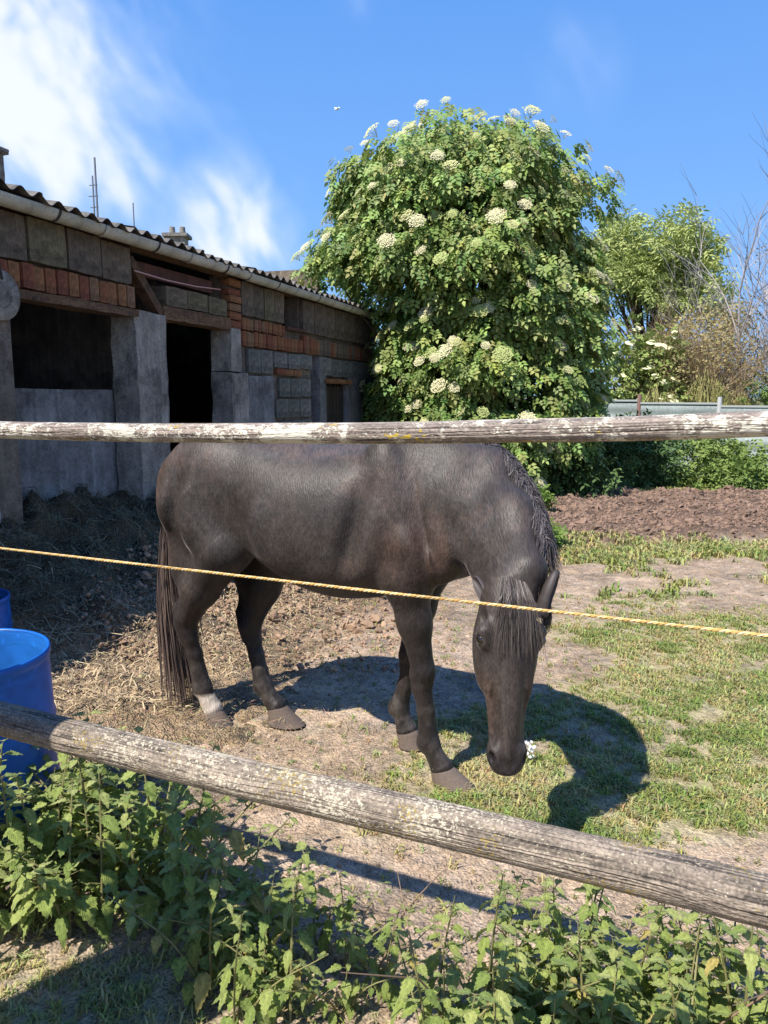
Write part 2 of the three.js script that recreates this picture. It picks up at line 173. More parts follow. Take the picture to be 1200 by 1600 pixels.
// ---------------------------------------------------------------- manure heap beside the barn
{
  const o = thing('manure_heap', 'long heap of old hay and manure piled against the barn wall behind the barrels', 'heap', [-2, 0, -5]);
  const pos = [], idx = [], uv = [], col = []; const N = 190, x0 = -4.2, x1 = 1.4, a0 = 2.4, a1 = 10.4;
  for (let j = 0; j <= N; j++) for (let i = 0; i <= N; i++) { const x = lerp(x0, x1, i / N), a = lerp(a0, a1, j / N), h = heapHeight(x, a); pos.push(x + 2, h - 0.035, -a + 5); uv.push(x / 1.1, a / 1.1); const n = fbm(x * 5, a * 5, 50, 3), up = sstep(0.12, 0.4, h + n * 0.2); col.push(...mix3([0.42, 0.30, 0.18], mix3([0.105, 0.09, 0.055], [0.16, 0.13, 0.075], sstep(-0.2, 0.3, n)), up)); }  // upper heap tinted darker to stand for the barn shade
  for (let j = 0; j < N; j++) for (let i = 0; i < N; i++) { const p = j * (N + 1) + i; idx.push(p, p + 1, p + N + 1, p + 1, p + N + 2, p + N + 1); }
  part('mound', geom(pos, idx, uv, col), std({ vertexColors: true, map: T.grain, bumpMap: T.grainB, bumpScale: 0.05, roughness: 1 }), o);
  const r = rng(81), ms = [], cs = []; const bl = geom([-0.5, 0, -0.03, -0.5, 0, 0.03, 0, 0.12, -0.03, 0, 0.12, 0.03, 0.5, -0.02, -0.02, 0.5, -0.02, 0.02], [0, 1, 2, 1, 3, 2, 2, 3, 4, 3, 5, 4]);
  for (let i = 0; i < 26000; i++) { const x = -3.9 + r() * 4.4, a = 3.6 + r() * 5, h = heapHeight(x, a); if (h < 0.07) continue; const l = (0.04 + r() * r() * 0.24) * (h < 0.2 ? 0.55 : 1); if (h < 0.2 && r() < 0.35) continue; ms.push(M4(V(x + 2, h - 0.03 + r() * 0.025, -a + 5), new THREE.Euler((r() - 0.5) * 0.8, r() * 6.28, (r() - 0.5) * 0.9), V(l, 0.05 + l * 0.5, 0.06 + r() * 0.09))); const up = sstep(0.15, 0.45, h), c = mix3(mix3([0.48, 0.38, 0.23], [0.32, 0.24, 0.14], r()), mix3([0.19, 0.165, 0.09], [0.075, 0.075, 0.04], r()), up * (r() < 0.07 ? 0.2 : 1)); cs.push(lin(...c)); }  // higher hay also coloured darker, as if shaded by the barn
  inst('hay', bl, std({ color: lin(1, 1, 1), roughness: 0.75 }), o, ms, cs);
}
// ---------------------------------------------------------------- barn; in its group +x runs along the wall away from the camera, +z out of the wall
{
  const o = thing('barn', 'long low old barn of patched brick and concrete blocks with dark open stalls', 'barn', [-2.57, 0, -5.4], Math.acos(0.30));
  const r = rng(91);
  const chunks = [0, 1, 2, 3].map(k => { const g = new THREE.BoxGeometry(1, 1, 1, 4, 4, 2), P = g.attributes.position; for (let i = 0; i < P.count; i++) { let x = P.getX(i), y = P.getY(i), z = P.getZ(i); const ed = (Math.abs(x) > 0.49) + (Math.abs(y) > 0.49) + (Math.abs(z) > 0.49), q = ed > 1 ? 0.965 : 1; P.setXYZ(i, x * q + 0.025 * n3(x * 3 + k * 7, y * 3, z * 3), y * q + 0.025 * n3(x * 3, y * 3 + k * 9, z * 3), z * q + 0.04 * n3(x * 4, y * 4, z * 3 + k * 5)); } g.computeVertexNormals(); return g; });
  const chunk = (name, s0, s1, h0, h1, z0, z1, mat, parent = o, tilt = 0) => { const m = part(name, chunks[Math.floor(r() * 4)], mat, parent); m.position.set((s0 + s1) / 2, (h0 + h1) / 2, (z0 + z1) / 2); m.scale.set(s1 - s0, h1 - h0, z1 - z0); if (tilt) m.rotation.z = (r() - 0.5) * tilt; return m; };
  const slab = (s0, s1, h0, h1, z0, z1, rough = 0.012, seed = 1) => { const w = s1 - s0, h = h1 - h0, d = z1 - z0, g = new THREE.BoxGeometry(w, h, d, Math.max(2, Math.round(w / 0.07)), Math.max(2, Math.round(h / 0.07)), 3); const P = g.attributes.position, U = g.attributes.uv, Nn = g.attributes.normal; for (let i = 0; i < P.count; i++) { const x = P.getX(i) + (s0 + s1) / 2, y = P.getY(i) + (h0 + h1) / 2, z = P.getZ(i) + (z0 + z1) / 2; U.setXY(i, (Math.abs(Nn.getX(i)) > 0.5 ? z : x) / 1.4, (Math.abs(Nn.getY(i)) > 0.5 ? z : y) / 1.4); P.setXYZ(i, x + rough * 1.4 * fbm(x * 5 + seed, y * 3, z * 5, 3), y + rough * fbm(x * 4, y * 4 + seed, z * 4, 2), z + rough * fbm(x * 6, y * 6, z * 6 + seed, 3)); } g.computeVertexNormals(); return g; };
  const flat = (s0, s1, h0, h1, z0, z1) => slab(s0, s1, h0, h1, z0, z1, 0.001);
  const row = (name, s0, s1, w, h0, h1, mats, z1 = 0.012, d = 0.10, gap = 0.014) => { const n = Math.max(1, Math.round((s1 - s0) / w)), q = (s1 - s0) / n; for (let i = 0; i < n; i++) { const j = (r() - 0.5) * 0.014, z = z1 + (r() - 0.5) * 0.02; chunk(name, s0 + i * q + gap / 2, s0 + (i + 1) * q - gap / 2, h0 + j, h1 + j * 0.5 - r() * r() * 0.022, z - d, z, mats[Math.floor(r() * mats.length)], o, 0.05); } };
  const w0 = -0.23, w1 = -0.012; // structural wall thickness behind the facing
  const mortar = std({ color: lin(0.26, 0.22, 0.18), map: T.concrete, bumpMap: T.concreteB, bumpScale: 0.012 });
  // backing wall with openings: left of first stall, band above the stalls, right part
  part('wall', mergeGeometries([slab(-4, 0.02, 0, 2.26, w0, 0.0), flat(-4, 1.45, 2.345, 2.86, w0, -0.05), flat(3.12, 4.52, 2.33, 2.86, w0, -0.05), flat(5.02, 8.2, 2.15, 2.86, w0, -0.05), flat(4.52, 5.02, 2.15, 2.44, w0, -0.05)]), mortar, o);
  part('pillar', slab(1.42, 1.88, 0, 2.335, w0, 0.02, 0.03, 4), MAT.concrete, o);
  part('pillar', slab(3.10, 3.48, 0, 1.86, w0, 0.015, 0.025, 9), MAT.concrete, o);
  part('pillar', slab(3.12, 3.36, 1.87, 2.325, w0, 0.0, 0.02, 12), MAT.concrete, o);
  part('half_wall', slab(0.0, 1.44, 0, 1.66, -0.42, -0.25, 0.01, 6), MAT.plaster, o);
  part('plaster_panel', slab(3.36, 4.16, 0, 1.84, w0, 0.004, 0.014, 15), MAT.plaster, o);
  part('plaster_panel', slab(4.16, 5.36, 0, 2.15, w0, -0.035, 0.012, 17), mortar, o);
  part('plaster_panel', slab(3.36, 4.16, 1.845, 2.15, w0, -0.035, 0.012, 17), mortar, o);
  part('plaster_panel', slab(5.62, 5.86, 0, 2.15, w0, 0.0, 0.014, 19), MAT.plaster, o);
  part('plaster_panel', slab(6.78, 8.2, 0, 1.9, w0, 0.0, 0.014, 23), MAT.plaster, o);
  part('wall', mergeGeometries([flat(5.86, 6.78, 1.86, 2.15, w0, -0.05), flat(6.78, 8.2, 1.9, 2.15, w0, -0.05)]), mortar, o);
  // facing: block course, soldier course of bricks, patched parts
  row('block', -1.4, 1.43, 0.41, 2.535, 2.85, MAT.blocks, 0.015, 0.11);
  row('brick', -1.4, 1.43, 0.118, 2.345, 2.525, MAT.bricks, 0.022, 0.11);
  row('block', 1.93, 3.08, 0.40, 2.43, 2.61, MAT.blocks, 0.0, 0.2);
  for (let k = 0; k < 6; k++) row('brick', 3.10, 3.37, 0.27, 2.335 + k * 0.085, 2.335 + k * 0.085 + 0.076, MAT.bricks, 0.012);
  row('block', 3.38, 4.50, 0.28, 2.485, 2.85, MAT.blocks, 0.01, 0.11);
  row('brick', 3.37, 4.50, 0.095, 2.335, 2.47, MAT.bricks, 0.015); row('brick', 3.37, 5.04, 0.10, 2.16, 2.325, MAT.bricks, 0.018);
  row('block', 3.50, 4.15, 0.32, 1.87, 2.145, MAT.greyblocks, 0.008, 0.05); row('block', 4.18, 5.34, 0.38, 1.955, 2.145, MAT.greyblocks, 0.01, 0.05);
  row('brick', 4.22, 4.96, 0.25, 1.86, 1.94, MAT.bricks, 0.016, 0.06);
  for (let k = 0; k < 6; k++) row('block', 4.20 + (k % 2) * 0.1, 5.32, 0.40, 0.30 + k * 0.26, 0.30 + k * 0.26 + 0.235, MAT.greyblocks, 0.004, 0.05, 0.025);
  row('brick', 5.06, 5.36, 0.10, 2.16, 2.40, MAT.bricks, 0.015); row('brick', 5.38, 8.18, 0.13, 2.16, 2.37, [MAT.bricks[0], MAT.bricks[2], MAT.blocks[1], MAT.blocks[0], MAT.bricks[3]], 0.012);
  row('block', 5.04, 8.18, 0.40, 2.42, 2.85, [MAT.blocks[1], MAT.blocks[3]], 0.008); row('block', 5.64, 8.18, 0.42, 1.89, 2.145, MAT.greyblocks, 0.008, 0.05);
  // lintels
  const lw = std({ color: lin(0.24, 0.155, 0.10), map: rep(T.wood, 1, 1), bumpMap: T.woodB, bumpScale: 0.006 });
  part('lintel', slab(0.03, 1.46, 2.275, 2.338, -0.16, 0.035, 0.02, 31), lw, o); part('lintel', slab(1.885, 3.12, 2.30, 2.42, -0.18, 0.01, 0.02, 33), std({ color: lin(0.30, 0.19, 0.12), map: rep(T.wood, 1, 1), bumpMap: T.woodB, bumpScale: 0.006 }), o);
  part('lintel', slab(5.80, 6.86, 1.79, 1.85, -0.12, 0.03, 0.01, 35), MAT.bricks[1], o);
  part('lintel', slab(4.5, 5.05, 2.42, 2.46, -0.10, 0.04, 0.02, 37), MAT.steel, o);
  // beams in the gap under the eaves
  part('beam', slab(1.43, 2.95, 2.66, 2.78, -0.20, -0.10, 0.006, 41), MAT.steel, o); part('beam', slab(1.43, 3.1, 2.845, 2.90, -0.10, 0.0, 0.006, 43), lw, o);
  const br = part('beam', slab(-0.35, 0.35, -0.04, 0.04, -0.05, 0.05, 0.006, 45), lw, o); br.position.set(1.68, 2.52, -0.05); br.rotation.z = -0.75;
  part('cable', tube([V(1.44, 2.66, 0.02), V(1.9, 2.645, 0.03), V(2.4, 2.655, 0.03), V(2.9, 2.69, 0.02)], 0.006, 5), std({ color: lin(0.5, 0.3, 0.3) }), o);
  part('wall_plate', flat(-4, 8.25, 2.865, 2.93, -0.16, 0.03), lw, o);
  part('downpipe', slab(5.43, 5.55, 0, 2.12, -0.21, -0.11, 0.01, 47), MAT.oldwood, o);
  part('alcove_back', flat(5.36, 5.62, 0, 2.15, w0 - 0.03, w0), mortar, o);
  // plank door, each plank a piece
  const door = part('door', flat(5.88, 6.76, 0.03, 1.785, -0.13, -0.105), MAT.dark, o); const dm = [[0.10, 0.085, 0.07], [0.12, 0.10, 0.085], [0.085, 0.07, 0.06]].map(c => std({ color: lin(...c), map: rep(T.wood, 1, 1), bumpMap: T.woodB, bumpScale: 0.004 }));
  for (let k = 0; k < 6; k++) chunk('plank', 5.885 + k * 0.146, 6.02 + k * 0.146, 0.04, 1.78, -0.104, -0.078, dm[k % 3], door);
  chunk('handle', 5.95, 5.98, 0.98, 1.12, -0.077, -0.045, MAT.metal, door);
  // closed rest of the shell, so the stalls are dark inside
  const shell = std({ color: lin(0.36, 0.33, 0.29), map: T.concrete });
  part('back_wall', flat(-4, 8.2, 0, 3.6, -5.2, -5.0), shell, o); part('end_wall', mergeGeometries([slab(8.0, 8.2, 0, 2.86, -5.0, w0 - 0.002, 0.01, 51)]), MAT.blocks[1], o); part('end_wall', flat(-4.2, -4.0, 0, 3.6, -5.0, -0.01), shell, o); part('gable', flat(8.02, 8.18, 2.86, 3.72, -5.0, -1.0), MAT.blocks[1], o);
  part('stall_partition', flat(2.5, 2.6, 0, 2.9, -5.0, w0 - 0.3), shell, o);
  part('stall_floor', flat(-4, 8.2, -0.05, 0.035, -5.0, w0 - 0.003), shell, o);
  { // hay rack seen dimly inside the second stall
    const rack = []; for (let k = 0; k < 5; k++) rack.push(tube([V(2.05 + k * 0.1, 0.9, -0.9), V(2.05 + k * 0.1, 1.55, -1.0)], 0.018, 5)); rack.push(tube([V(2.0, 1.5, -1.0), V(2.5, 1.5, -1.0)], 0.02, 5)); part('hay_rack', mergeGeometries(rack), std({ color: lin(0.2, 0.19, 0.18) }), o); }
  // corrugated roof sheets
  const slope = Math.tan(10 * Math.PI / 180);
  const sheet = (() => { const pos = [], idx = [], uv = [], nx = 66, nz = 6, W = 1.09; for (const [dy, rev] of [[0, 0], [-0.008, 1]]) { const b = pos.length / 3; for (let j = 0; j <= nz; j++) for (let i = 0; i <= nx; i++) { const x = i / nx * W, z = 0.20 - j / nz * 5.5; pos.push(x, dy + 0.023 * Math.cos(x / 0.177 * 2 * Math.PI) + (0.20 - z) * slope, z); uv.push(x, z); } for (let j = 0; j < nz; j++) for (let i = 0; i < nx; i++) { const p = b + j * (nx + 1) + i; rev ? idx.push(p, p + nx + 1, p + 1, p + 1, p + nx + 1, p + nx + 2) : idx.push(p, p + 1, p + nx + 1, p + 1, p + nx + 2, p + nx + 1); } } return geom(pos, idx, uv); })();
  for (let k = 0; k < 12; k++) { const m = part('roof_sheet', sheet, MAT.roof, o); m.position.set(-4.1 + k * 1.062, 2.930 + (k % 2) * 0.010 + (r() - 0.5) * 0.012, (r() - 0.5) * 0.03); m.rotation.z = (r() - 0.5) * 0.012; }
  // half round gutter in 1.2 m lengths, joints as collars
  const gut = (L, R, t) => { const pos = [], idx = [], uv = []; const n = 14; for (let e = 0; e < 2; e++) for (let k = 0; k <= n; k++) for (const q of [R, R - t]) { const a = Math.PI * (k / n); pos.push(e * L, -Math.sin(a) * q, Math.cos(a) * q); uv.push(e * L, k / n * 0.22); } const S = 2 * (n + 1); for (let k = 0; k < n; k++) for (const q of [0, 1]) { const a = k * 2 + q, b = a + 2; q ? idx.push(a, b, a + S, b, b + S, a + S) : idx.push(a, a + S, b, b, a + S, b + S); } for (const k of [0, n]) { const a = k * 2; idx.push(a, a + 1, a + S, a + 1, a + S + 1, a + S); } const g = geom(pos, idx, uv); return g; };
  const gz = 0.115, gh = 2.905, jointS = [-2.72, -1.51, -0.31, 0.89, 2.13, 3.31, 4.53, 5.78, 7.0, 8.24];
  const tones = [[0.60, 0.60, 0.53], [0.66, 0.66, 0.60], [0.57, 0.58, 0.50]].map(c => std({ color: lin(...c), map: rep(T.scuff, 2, 2), roughness: 0.65, metalness: 0.1 }));
  for (let k = 0; k < jointS.length - 1; k++) { const L = jointS[k + 1] - jointS[k]; const m = part('gutter_section', gut(L - 0.004, 0.072, 0.004), tones[k % 3], o); m.position.set(jointS[k], gh + (r() - 0.5) * 0.012, gz); m.rotation.z = (r() - 0.5) * 0.008; const c = part('gutter_joint', gut(0.045, 0.079, 0.012), MAT.metal, o); c.position.set(jointS[k + 1] - 0.022, gh, gz);
    const b = part('gutter_bracket', gut(0.025, 0.0765, 0.005), MAT.dark, o); b.position.set(jointS[k] + L * 0.55, gh, gz); }
  // chimney on the roof at the left
  const ch = part('chimney', slab(-0.16, 0.16, -0.8, 0.42, -0.16, 0.16, 0.01, 61), std({ color: lin(0.42, 0.37, 0.30), map: T.concrete, bumpMap: T.concreteB, bumpScale: 0.01 }), o); ch.position.set(2.98, 3.90, -2.98);
  chunk('chimney_cap', -0.21, 0.21, 0.42, 0.48, -0.21, 0.21, MAT.concrete, ch); part('chimney_pot', new THREE.CylinderGeometry(0.06, 0.075, 0.14, 12), MAT.bricks[3], ch).position.set(-0.07, 0.545, 0.02);
}
{ // rounded grey thing hanging at the left jamb
  const o = thing('hanging_disc', 'weathered grey rounded disc hanging by the first barn opening, cut by the left photo edge', 'disc', [-2.545, 2.275, -5.31], Math.acos(0.30));
  const pr = []; for (let k = 0; k <= 10; k++) { const a = k / 10 * Math.PI / 2; pr.push(new THREE.Vector2(0.17 * Math.sin(a), 0.05 * Math.cos(a) - 0.05)); } pr.push(new THREE.Vector2(0.165, -0.012), new THREE.Vector2(0.10, -0.008), new THREE.Vector2(0.0, -0.006)); const g = new THREE.LatheGeometry(pr.map(v => new THREE.Vector2(Math.max(v.x, 0), v.y)), 40); g.rotateX(Math.PI / 2); part('disc', g, MAT.concrete, o);
  part('hanger', tube([V(0, 0.10, 0), V(0, 0.22, -0.02), V(0, 0.28, -0.24)], 0.008, 6), MAT.dark, o);
}
// things above the roof: two antenna masts and a far chimney behind the barn
function antenna(pos, h, label, rods) { const o = thing('antenna', label, 'antenna', pos, 0.4, 'antennas behind the barn roof'); const m = std({ color: lin(0.16, 0.17, 0.19), roughness: 0.5, metalness: 0.3 }); part('mast', tube([V(0, 0, 0), V(0, h, 0)], [0.022, 0.012], 8), m, o); for (let k = 0; k < rods; k++) part('rod', tube([V(-0.055 - 0.02 * (k % 2), h - 0.15 - k * 0.17, 0), V(0.07, h - 0.13 - k * 0.17, 0)], 0.008, 5), m, o); if (rods) part('boom', tube([V(0.05, h - 1.0, 0), V(0.045, h + 0.28, 0.02)], 0.016, 5), m, o); return o; }
antenna([-4.67, 0, -13], 5.10, 'tall thin antenna mast with short rods above the barn roof at left', 5);
antenna([-4.97, 0, -16], 5.40, 'thin bare antenna mast above the barn roof, right of the taller one', 0);
{ const o = thing('far_house', 'small pale chimney and roof ridge of a house far behind the barn', 'house', [-6.0, 0, -22]); const pl = std({ color: lin(0.62, 0.56, 0.46), map: T.concrete });
  const bx = (w, h, d, x, y, z) => new THREE.BoxGeometry(w, h, d).translate(x, y, z); part('wall', bx(4, 3.6, 5, -1.6, 1.8, 0), pl, o);
  const sh = new THREE.Shape(); sh.moveTo(-3.8, 3.6); sh.lineTo(-1.5, 5.3); sh.lineTo(0.8, 3.6); part('roof', new THREE.ExtrudeGeometry(sh, { depth: 5.4, bevelEnabled: false }).translate(0, 0, -2.7), std({ color: lin(0.25, 0.12, 0.08), map: T.concrete }), o);
  part('chimney', bx(0.5, 2.1, 0.45, 0.33, 4.85, 0), pl, o); part('chimney_cap', bx(0.68, 0.09, 0.6, 0.33, 5.945, 0), MAT.concrete, o); for (const x of [0.2, 0.48]) part('chimney_pot', new THREE.CylinderGeometry(0.075, 0.09, 0.2, 10).translate(x, 6.09, 0), MAT.concrete, o); }
// ---------------------------------------------------------------- trees and shrubs
function leaflet(l, w, fold = 0.25, droop = 0.15) { const pos = [0, 0, 0, w / 2, fold * w * 0.5, l * 0.35, 0, 0, l * 0.45, -w / 2, fold * w * 0.5, l * 0.35, w * 0.3, fold * w * 0.3 - droop * l * 0.4, l * 0.75, -w * 0.3, fold * w * 0.3 - droop * l * 0.4, l * 0.75, 0, -droop * l, l]; return geom(pos, [0, 1, 2, 0, 2, 3, 1, 4, 2, 2, 4, 6, 2, 6, 5, 3, 2, 5]); }
function compoundLeaf(l, n, w) { const gs = []; const add = (g, y, t) => { g.rotateY(y); g.translate(0, -0.25 * t * t * l, t * l); gs.push(g); }; for (let k = 0; k < n; k++) { const t = 0.28 + 0.5 * k / n; add(leaflet(l * 0.42, w), 1.15, t); add(leaflet(l * 0.42, w), -1.15, t); } add(leaflet(l * 0.45, w), 0, 0.72); return mergeGeometries(gs); }
function lookQ(dir, roll) { const q = new THREE.Quaternion().setFromUnitVectors(V(0, 0, 1), dir.clone().normalize()); return q.multiply(new THREE.Quaternion().setFromAxisAngle(V(0, 0, 1), roll)); }
// leaf spray: leaves of a shoot facing outwards along dir from p, upright sides kept up
function outward(dir, r, spread) { return V(dir.x + (r() - 0.5) * spread, dir.y + (r() - 0.5) * spread, dir.z + (r() - 0.5) * spread).normalize(); }
function leafQ(dir, r, roll = 0.7) { const f = dir.clone().normalize(); let up = V(0, 1, 0); if (Math.abs(f.y) > 0.95) up = V(1, 0, 0); const m = new THREE.Matrix4().lookAt(f, V(0, 0, 0), up); const q = new THREE.Quaternion().setFromRotationMatrix(m); return q.multiply(new THREE.Quaternion().setFromAxisAngle(V(0, 0, 1), (r() - 0.5) * 2 * roll)); }
const barkMat = std({ color: lin(0.20, 0.16, 0.12), map: rep(T.wood, 1, 1), bumpMap: T.woodB, bumpScale: 0.01 });
function limb(a, b, r0, r1, r, bend = 0.2) { const pts = [], n = 6; const off = V((r() - 0.5) * bend, (r() - 0.5) * bend, (r() - 0.5) * bend); for (let i = 0; i <= n; i++) { const t = i / n; pts.push(a.clone().lerp(b, t).addScaledVector(off, Math.sin(t * Math.PI) * a.distanceTo(b))); } return tube(pts, pts.map((_, i) => lerp(r0, r1, i / n)), 7); }

{ // elder in flower
  const o = thing('elder_tree', 'big round elder bush full of cream flower heads at the end of the barn', 'tree', [1.3, 0, -12.6]);
  const r = rng(101);
  const L = spline([0, 0.9, 2.1, 2.7, 3.15, 3.5, 3.85, 4.35, 4.75, 5.1, 5.4], [-1.4, -1.4, -1.35, -1.05, -1.35, -2.05, -1.95, -1.85, -1.75, -1.15, -0.5]);
  const R = spline([0, 0.9, 1.9, 2.7, 3.4, 4.0, 4.6, 4.9, 5.15, 5.4], [1.7, 1.95, 2.0, 2.0, 1.85, 1.6, 1.6, 1.5, 1.15, 0.4]);
  const trunk = []; const heads = []; // clump centres
  for (let k = 0; k < 900 && heads.length < 330; k++) { const h = 0.25 + 5.1 * Math.pow(r(), 0.85), l = L(h), rr = R(h), cx = (l + rr) / 2, hw = (rr - l) / 2, a = r() * 6.283, q = h > 4.3 ? Math.sqrt(r()) : 0.62 + 0.38 * Math.sqrt(r()); const x = cx + Math.cos(a) * hw * q, z = Math.sin(a) * hw * 0.85 * q; if (Math.sin(a) < -0.35 && r() < 0.6) continue; const p = V(x, h, z); if (heads.some(c => c.p.distanceTo(p) < 0.33)) continue; p.y *= 1.035; heads.push({ p, d: V(Math.cos(a) * 1.0, 0.25 + (h - 2.2) * 0.24, Math.sin(a)).normalize(), q }); }
  for (const c of [[-1.45, 5.0, 0.35], [-0.6, 5.55, 0.2], [-0.55, 5.3, 0.25], [-1.3, 4.8, 0.5], [1.5, 4.8, 0.3], [1.85, 4.62, 0.4], [-2.2, 2.95 + 0.75, 0.5], [-1.75, 4.95, 0.3], [0.4, 5.25, 0.4], [-2.2, 3.45, 0.4], [-2.0, 3.9, 0.3], [-0.6, 5.15, 0.45]]) heads.push({ p: V(...c), d: V(c[0] * 0.4, 0.8, 0.5).normalize(), q: 1 });
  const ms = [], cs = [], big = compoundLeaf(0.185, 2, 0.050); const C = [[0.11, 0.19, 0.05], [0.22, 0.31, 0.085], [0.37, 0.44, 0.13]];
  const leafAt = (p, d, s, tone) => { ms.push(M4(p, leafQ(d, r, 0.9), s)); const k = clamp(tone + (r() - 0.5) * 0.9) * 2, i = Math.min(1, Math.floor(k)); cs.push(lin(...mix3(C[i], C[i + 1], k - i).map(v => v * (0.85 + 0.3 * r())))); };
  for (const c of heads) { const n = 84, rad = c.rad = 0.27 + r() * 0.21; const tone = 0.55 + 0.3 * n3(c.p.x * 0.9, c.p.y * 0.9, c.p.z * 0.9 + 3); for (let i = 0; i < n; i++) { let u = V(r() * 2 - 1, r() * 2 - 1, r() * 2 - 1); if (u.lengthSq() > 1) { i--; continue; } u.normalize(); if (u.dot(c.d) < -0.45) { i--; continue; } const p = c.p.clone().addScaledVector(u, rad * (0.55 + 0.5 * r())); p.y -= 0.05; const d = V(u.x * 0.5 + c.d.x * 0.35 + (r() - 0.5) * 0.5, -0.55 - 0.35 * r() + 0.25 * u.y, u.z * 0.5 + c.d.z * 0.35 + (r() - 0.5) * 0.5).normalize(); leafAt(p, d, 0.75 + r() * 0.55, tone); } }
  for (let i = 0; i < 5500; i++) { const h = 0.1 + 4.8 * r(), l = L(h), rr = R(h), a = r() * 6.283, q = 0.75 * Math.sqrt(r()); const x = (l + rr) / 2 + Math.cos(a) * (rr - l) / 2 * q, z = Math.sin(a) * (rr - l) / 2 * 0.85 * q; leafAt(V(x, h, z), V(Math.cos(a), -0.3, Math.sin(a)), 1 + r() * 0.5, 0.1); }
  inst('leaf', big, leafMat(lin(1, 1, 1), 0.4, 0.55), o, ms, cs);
  for (let k = 0; k < 9; k++) { const a = k * 0.7 + r(); trunk.push(limb(V(0.1 * Math.cos(a), -0.05, 0.1 * Math.sin(a)), V(Math.cos(a) * (0.7 + r()), 2 + r() * 2, Math.sin(a) * (0.7 + r())), 0.07, 0.03, r)); }
  for (let k = 0; k < heads.length; k += 4) { const c = heads[k]; trunk.push(limb(V(c.p.x * 0.35, c.p.y * 0.5, c.p.z * 0.35), c.p, 0.022, 0.006, r)); }
  part('trunk', mergeGeometries(trunk), barkMat, o);
  // flat flower heads of many small blossoms
  const um = [0, 1, 2].map(s => { const q = rng(200 + s), gs = []; for (let k = 0; k < 95; k++) { const a = k * 2.39996, rad = Math.sqrt(k / 95) * 0.105, rr = rad * (0.9 + 0.2 * q()); const g = new THREE.CircleGeometry(0.0085 + q() * 0.004, 5); g.rotateX(-Math.PI / 2 + (q() - 0.5) * 0.9); g.rotateZ((q() - 0.5) * 0.9); g.translate(Math.cos(a) * rr, 0.025 * (1 - (rad / 0.105) ** 2) + (q() - 0.5) * 0.012, Math.sin(a) * rr); gs.push(g); } for (let k = 0; k < 7; k++) { const a = k * 0.9; const st = tube([V(0, -0.09, 0), V(Math.cos(a) * 0.06, 0.0, Math.sin(a) * 0.06)], 0.0025, 3, false); gs.push(st); } gs.forEach(g => { g.deleteAttribute('uv'); }); return mergeGeometries(gs.map(g => g.index ? g.toNonIndexed() : g)); });
  const fm = [[0.64, 0.60, 0.38], [0.55, 0.55, 0.27], [0.44, 0.49, 0.19]].map(c => leafMat(lin(...c), 0.3, 0.8));
  let nf = 0; for (const c of heads) { if (nf > 296) break; const sunny = clamp(0.55 + 0.28 * c.d.y - 0.30 * c.p.x * 0.3 + (c.p.y - 2.9) * 0.20 + 0.25 * c.d.z); if (c.d.z < 0.0) continue; const want = r() < sunny * 1.9 ? 1 + Math.floor(r() * 2.9) : r() < 0.3 ? 1 : 0; for (let k = 0; k < want; k++) { const d = outward(c.d, r, 0.9); d.y = Math.abs(d.y) * 0.7 + 0.1; d.normalize(); const p = c.p.clone().addScaledVector(d, c.rad * (1.2 - 0.36 * Math.max(0, d.y)) + 0.02 + r() * 0.03); const m = part('flower_head', um[Math.floor(r() * 3)], fm[r() < 0.5 ? 0 : r() < 0.6 ? 1 : 2], o); m.position.copy(p); m.quaternion.setFromUnitVectors(V(0, 1, 0), V(d.x * 0.9, 0.6, d.z * 0.9).normalize()); m.scale.setScalar(0.65 + r() * r() * 0.8); nf++; } }
}
// a tree or shrub of small leaf clumps: clumps are [x, y, z, radius] in the thing's own metres
function leafy(name, label, pos, clumps, leaf, tones, per, seed, opts = {}) { const o = thing(name, label, opts.cat ?? 'shrub', pos, 0, opts.group); const r = rng(seed), ms = [], cs = [];
  for (const [x, y, z, R] of clumps) { const n = Math.round(per * R * R); const tn = 0.5 + 0.8 * n3(x * 1.1 + seed, y * 1.1, z); for (let i = 0; i < n; i++) { let u = V(r() * 2 - 1, r() * 2 - 1, r() * 2 - 1); if (u.lengthSq() > 1) { i--; continue; } const ln = u.length(); u.normalize(); const p = V(x, y, z).addScaledVector(u, R * (opts.solid ? ln : 0.45 + 0.6 * r())); p.y = Math.max(p.y, 0.02); const d = u.clone().add(V((r() - 0.5) * 0.8, (opts.lift ?? -0.3) + (r() - 0.5) * 0.6, (r() - 0.5) * 0.8)).normalize(); ms.push(M4(p, leafQ(d, r, 1), 0.7 + r() * 0.6)); cs.push(lin(...mix3(tones[0], tones[1], clamp(tn * 0.6 + r() * 0.5)))); } }
  inst('leaf', leaf, leafMat(lin(1, 1, 1), opts.trans ?? 0.35, 0.65), o, ms, cs); return o; }
function stems(o, clumps, r0, r, base = 0.1) { const g = []; for (const [x, y, z] of clumps) g.push(limb(V((r() - 0.5) * base, -0.05, (r() - 0.5) * base), V(x, y, z), r0, r0 * 0.3, r, 0.15)); part('trunk', mergeGeometries(g), barkMat, o); }
const sprig = (l, w, n, seed) => { const q = rng(seed), gs = []; for (let k = 0; k < n; k++) { const g = leaflet(l, w, 0.3, 0.2); g.rotateY((k % 2 ? 1 : -1) * (0.6 + q() * 0.7)); g.rotateZ((q() - 0.5) * 1.2); g.translate(0, 0, k / n * l * 2.0); gs.push(g); } return mergeGeometries(gs); };
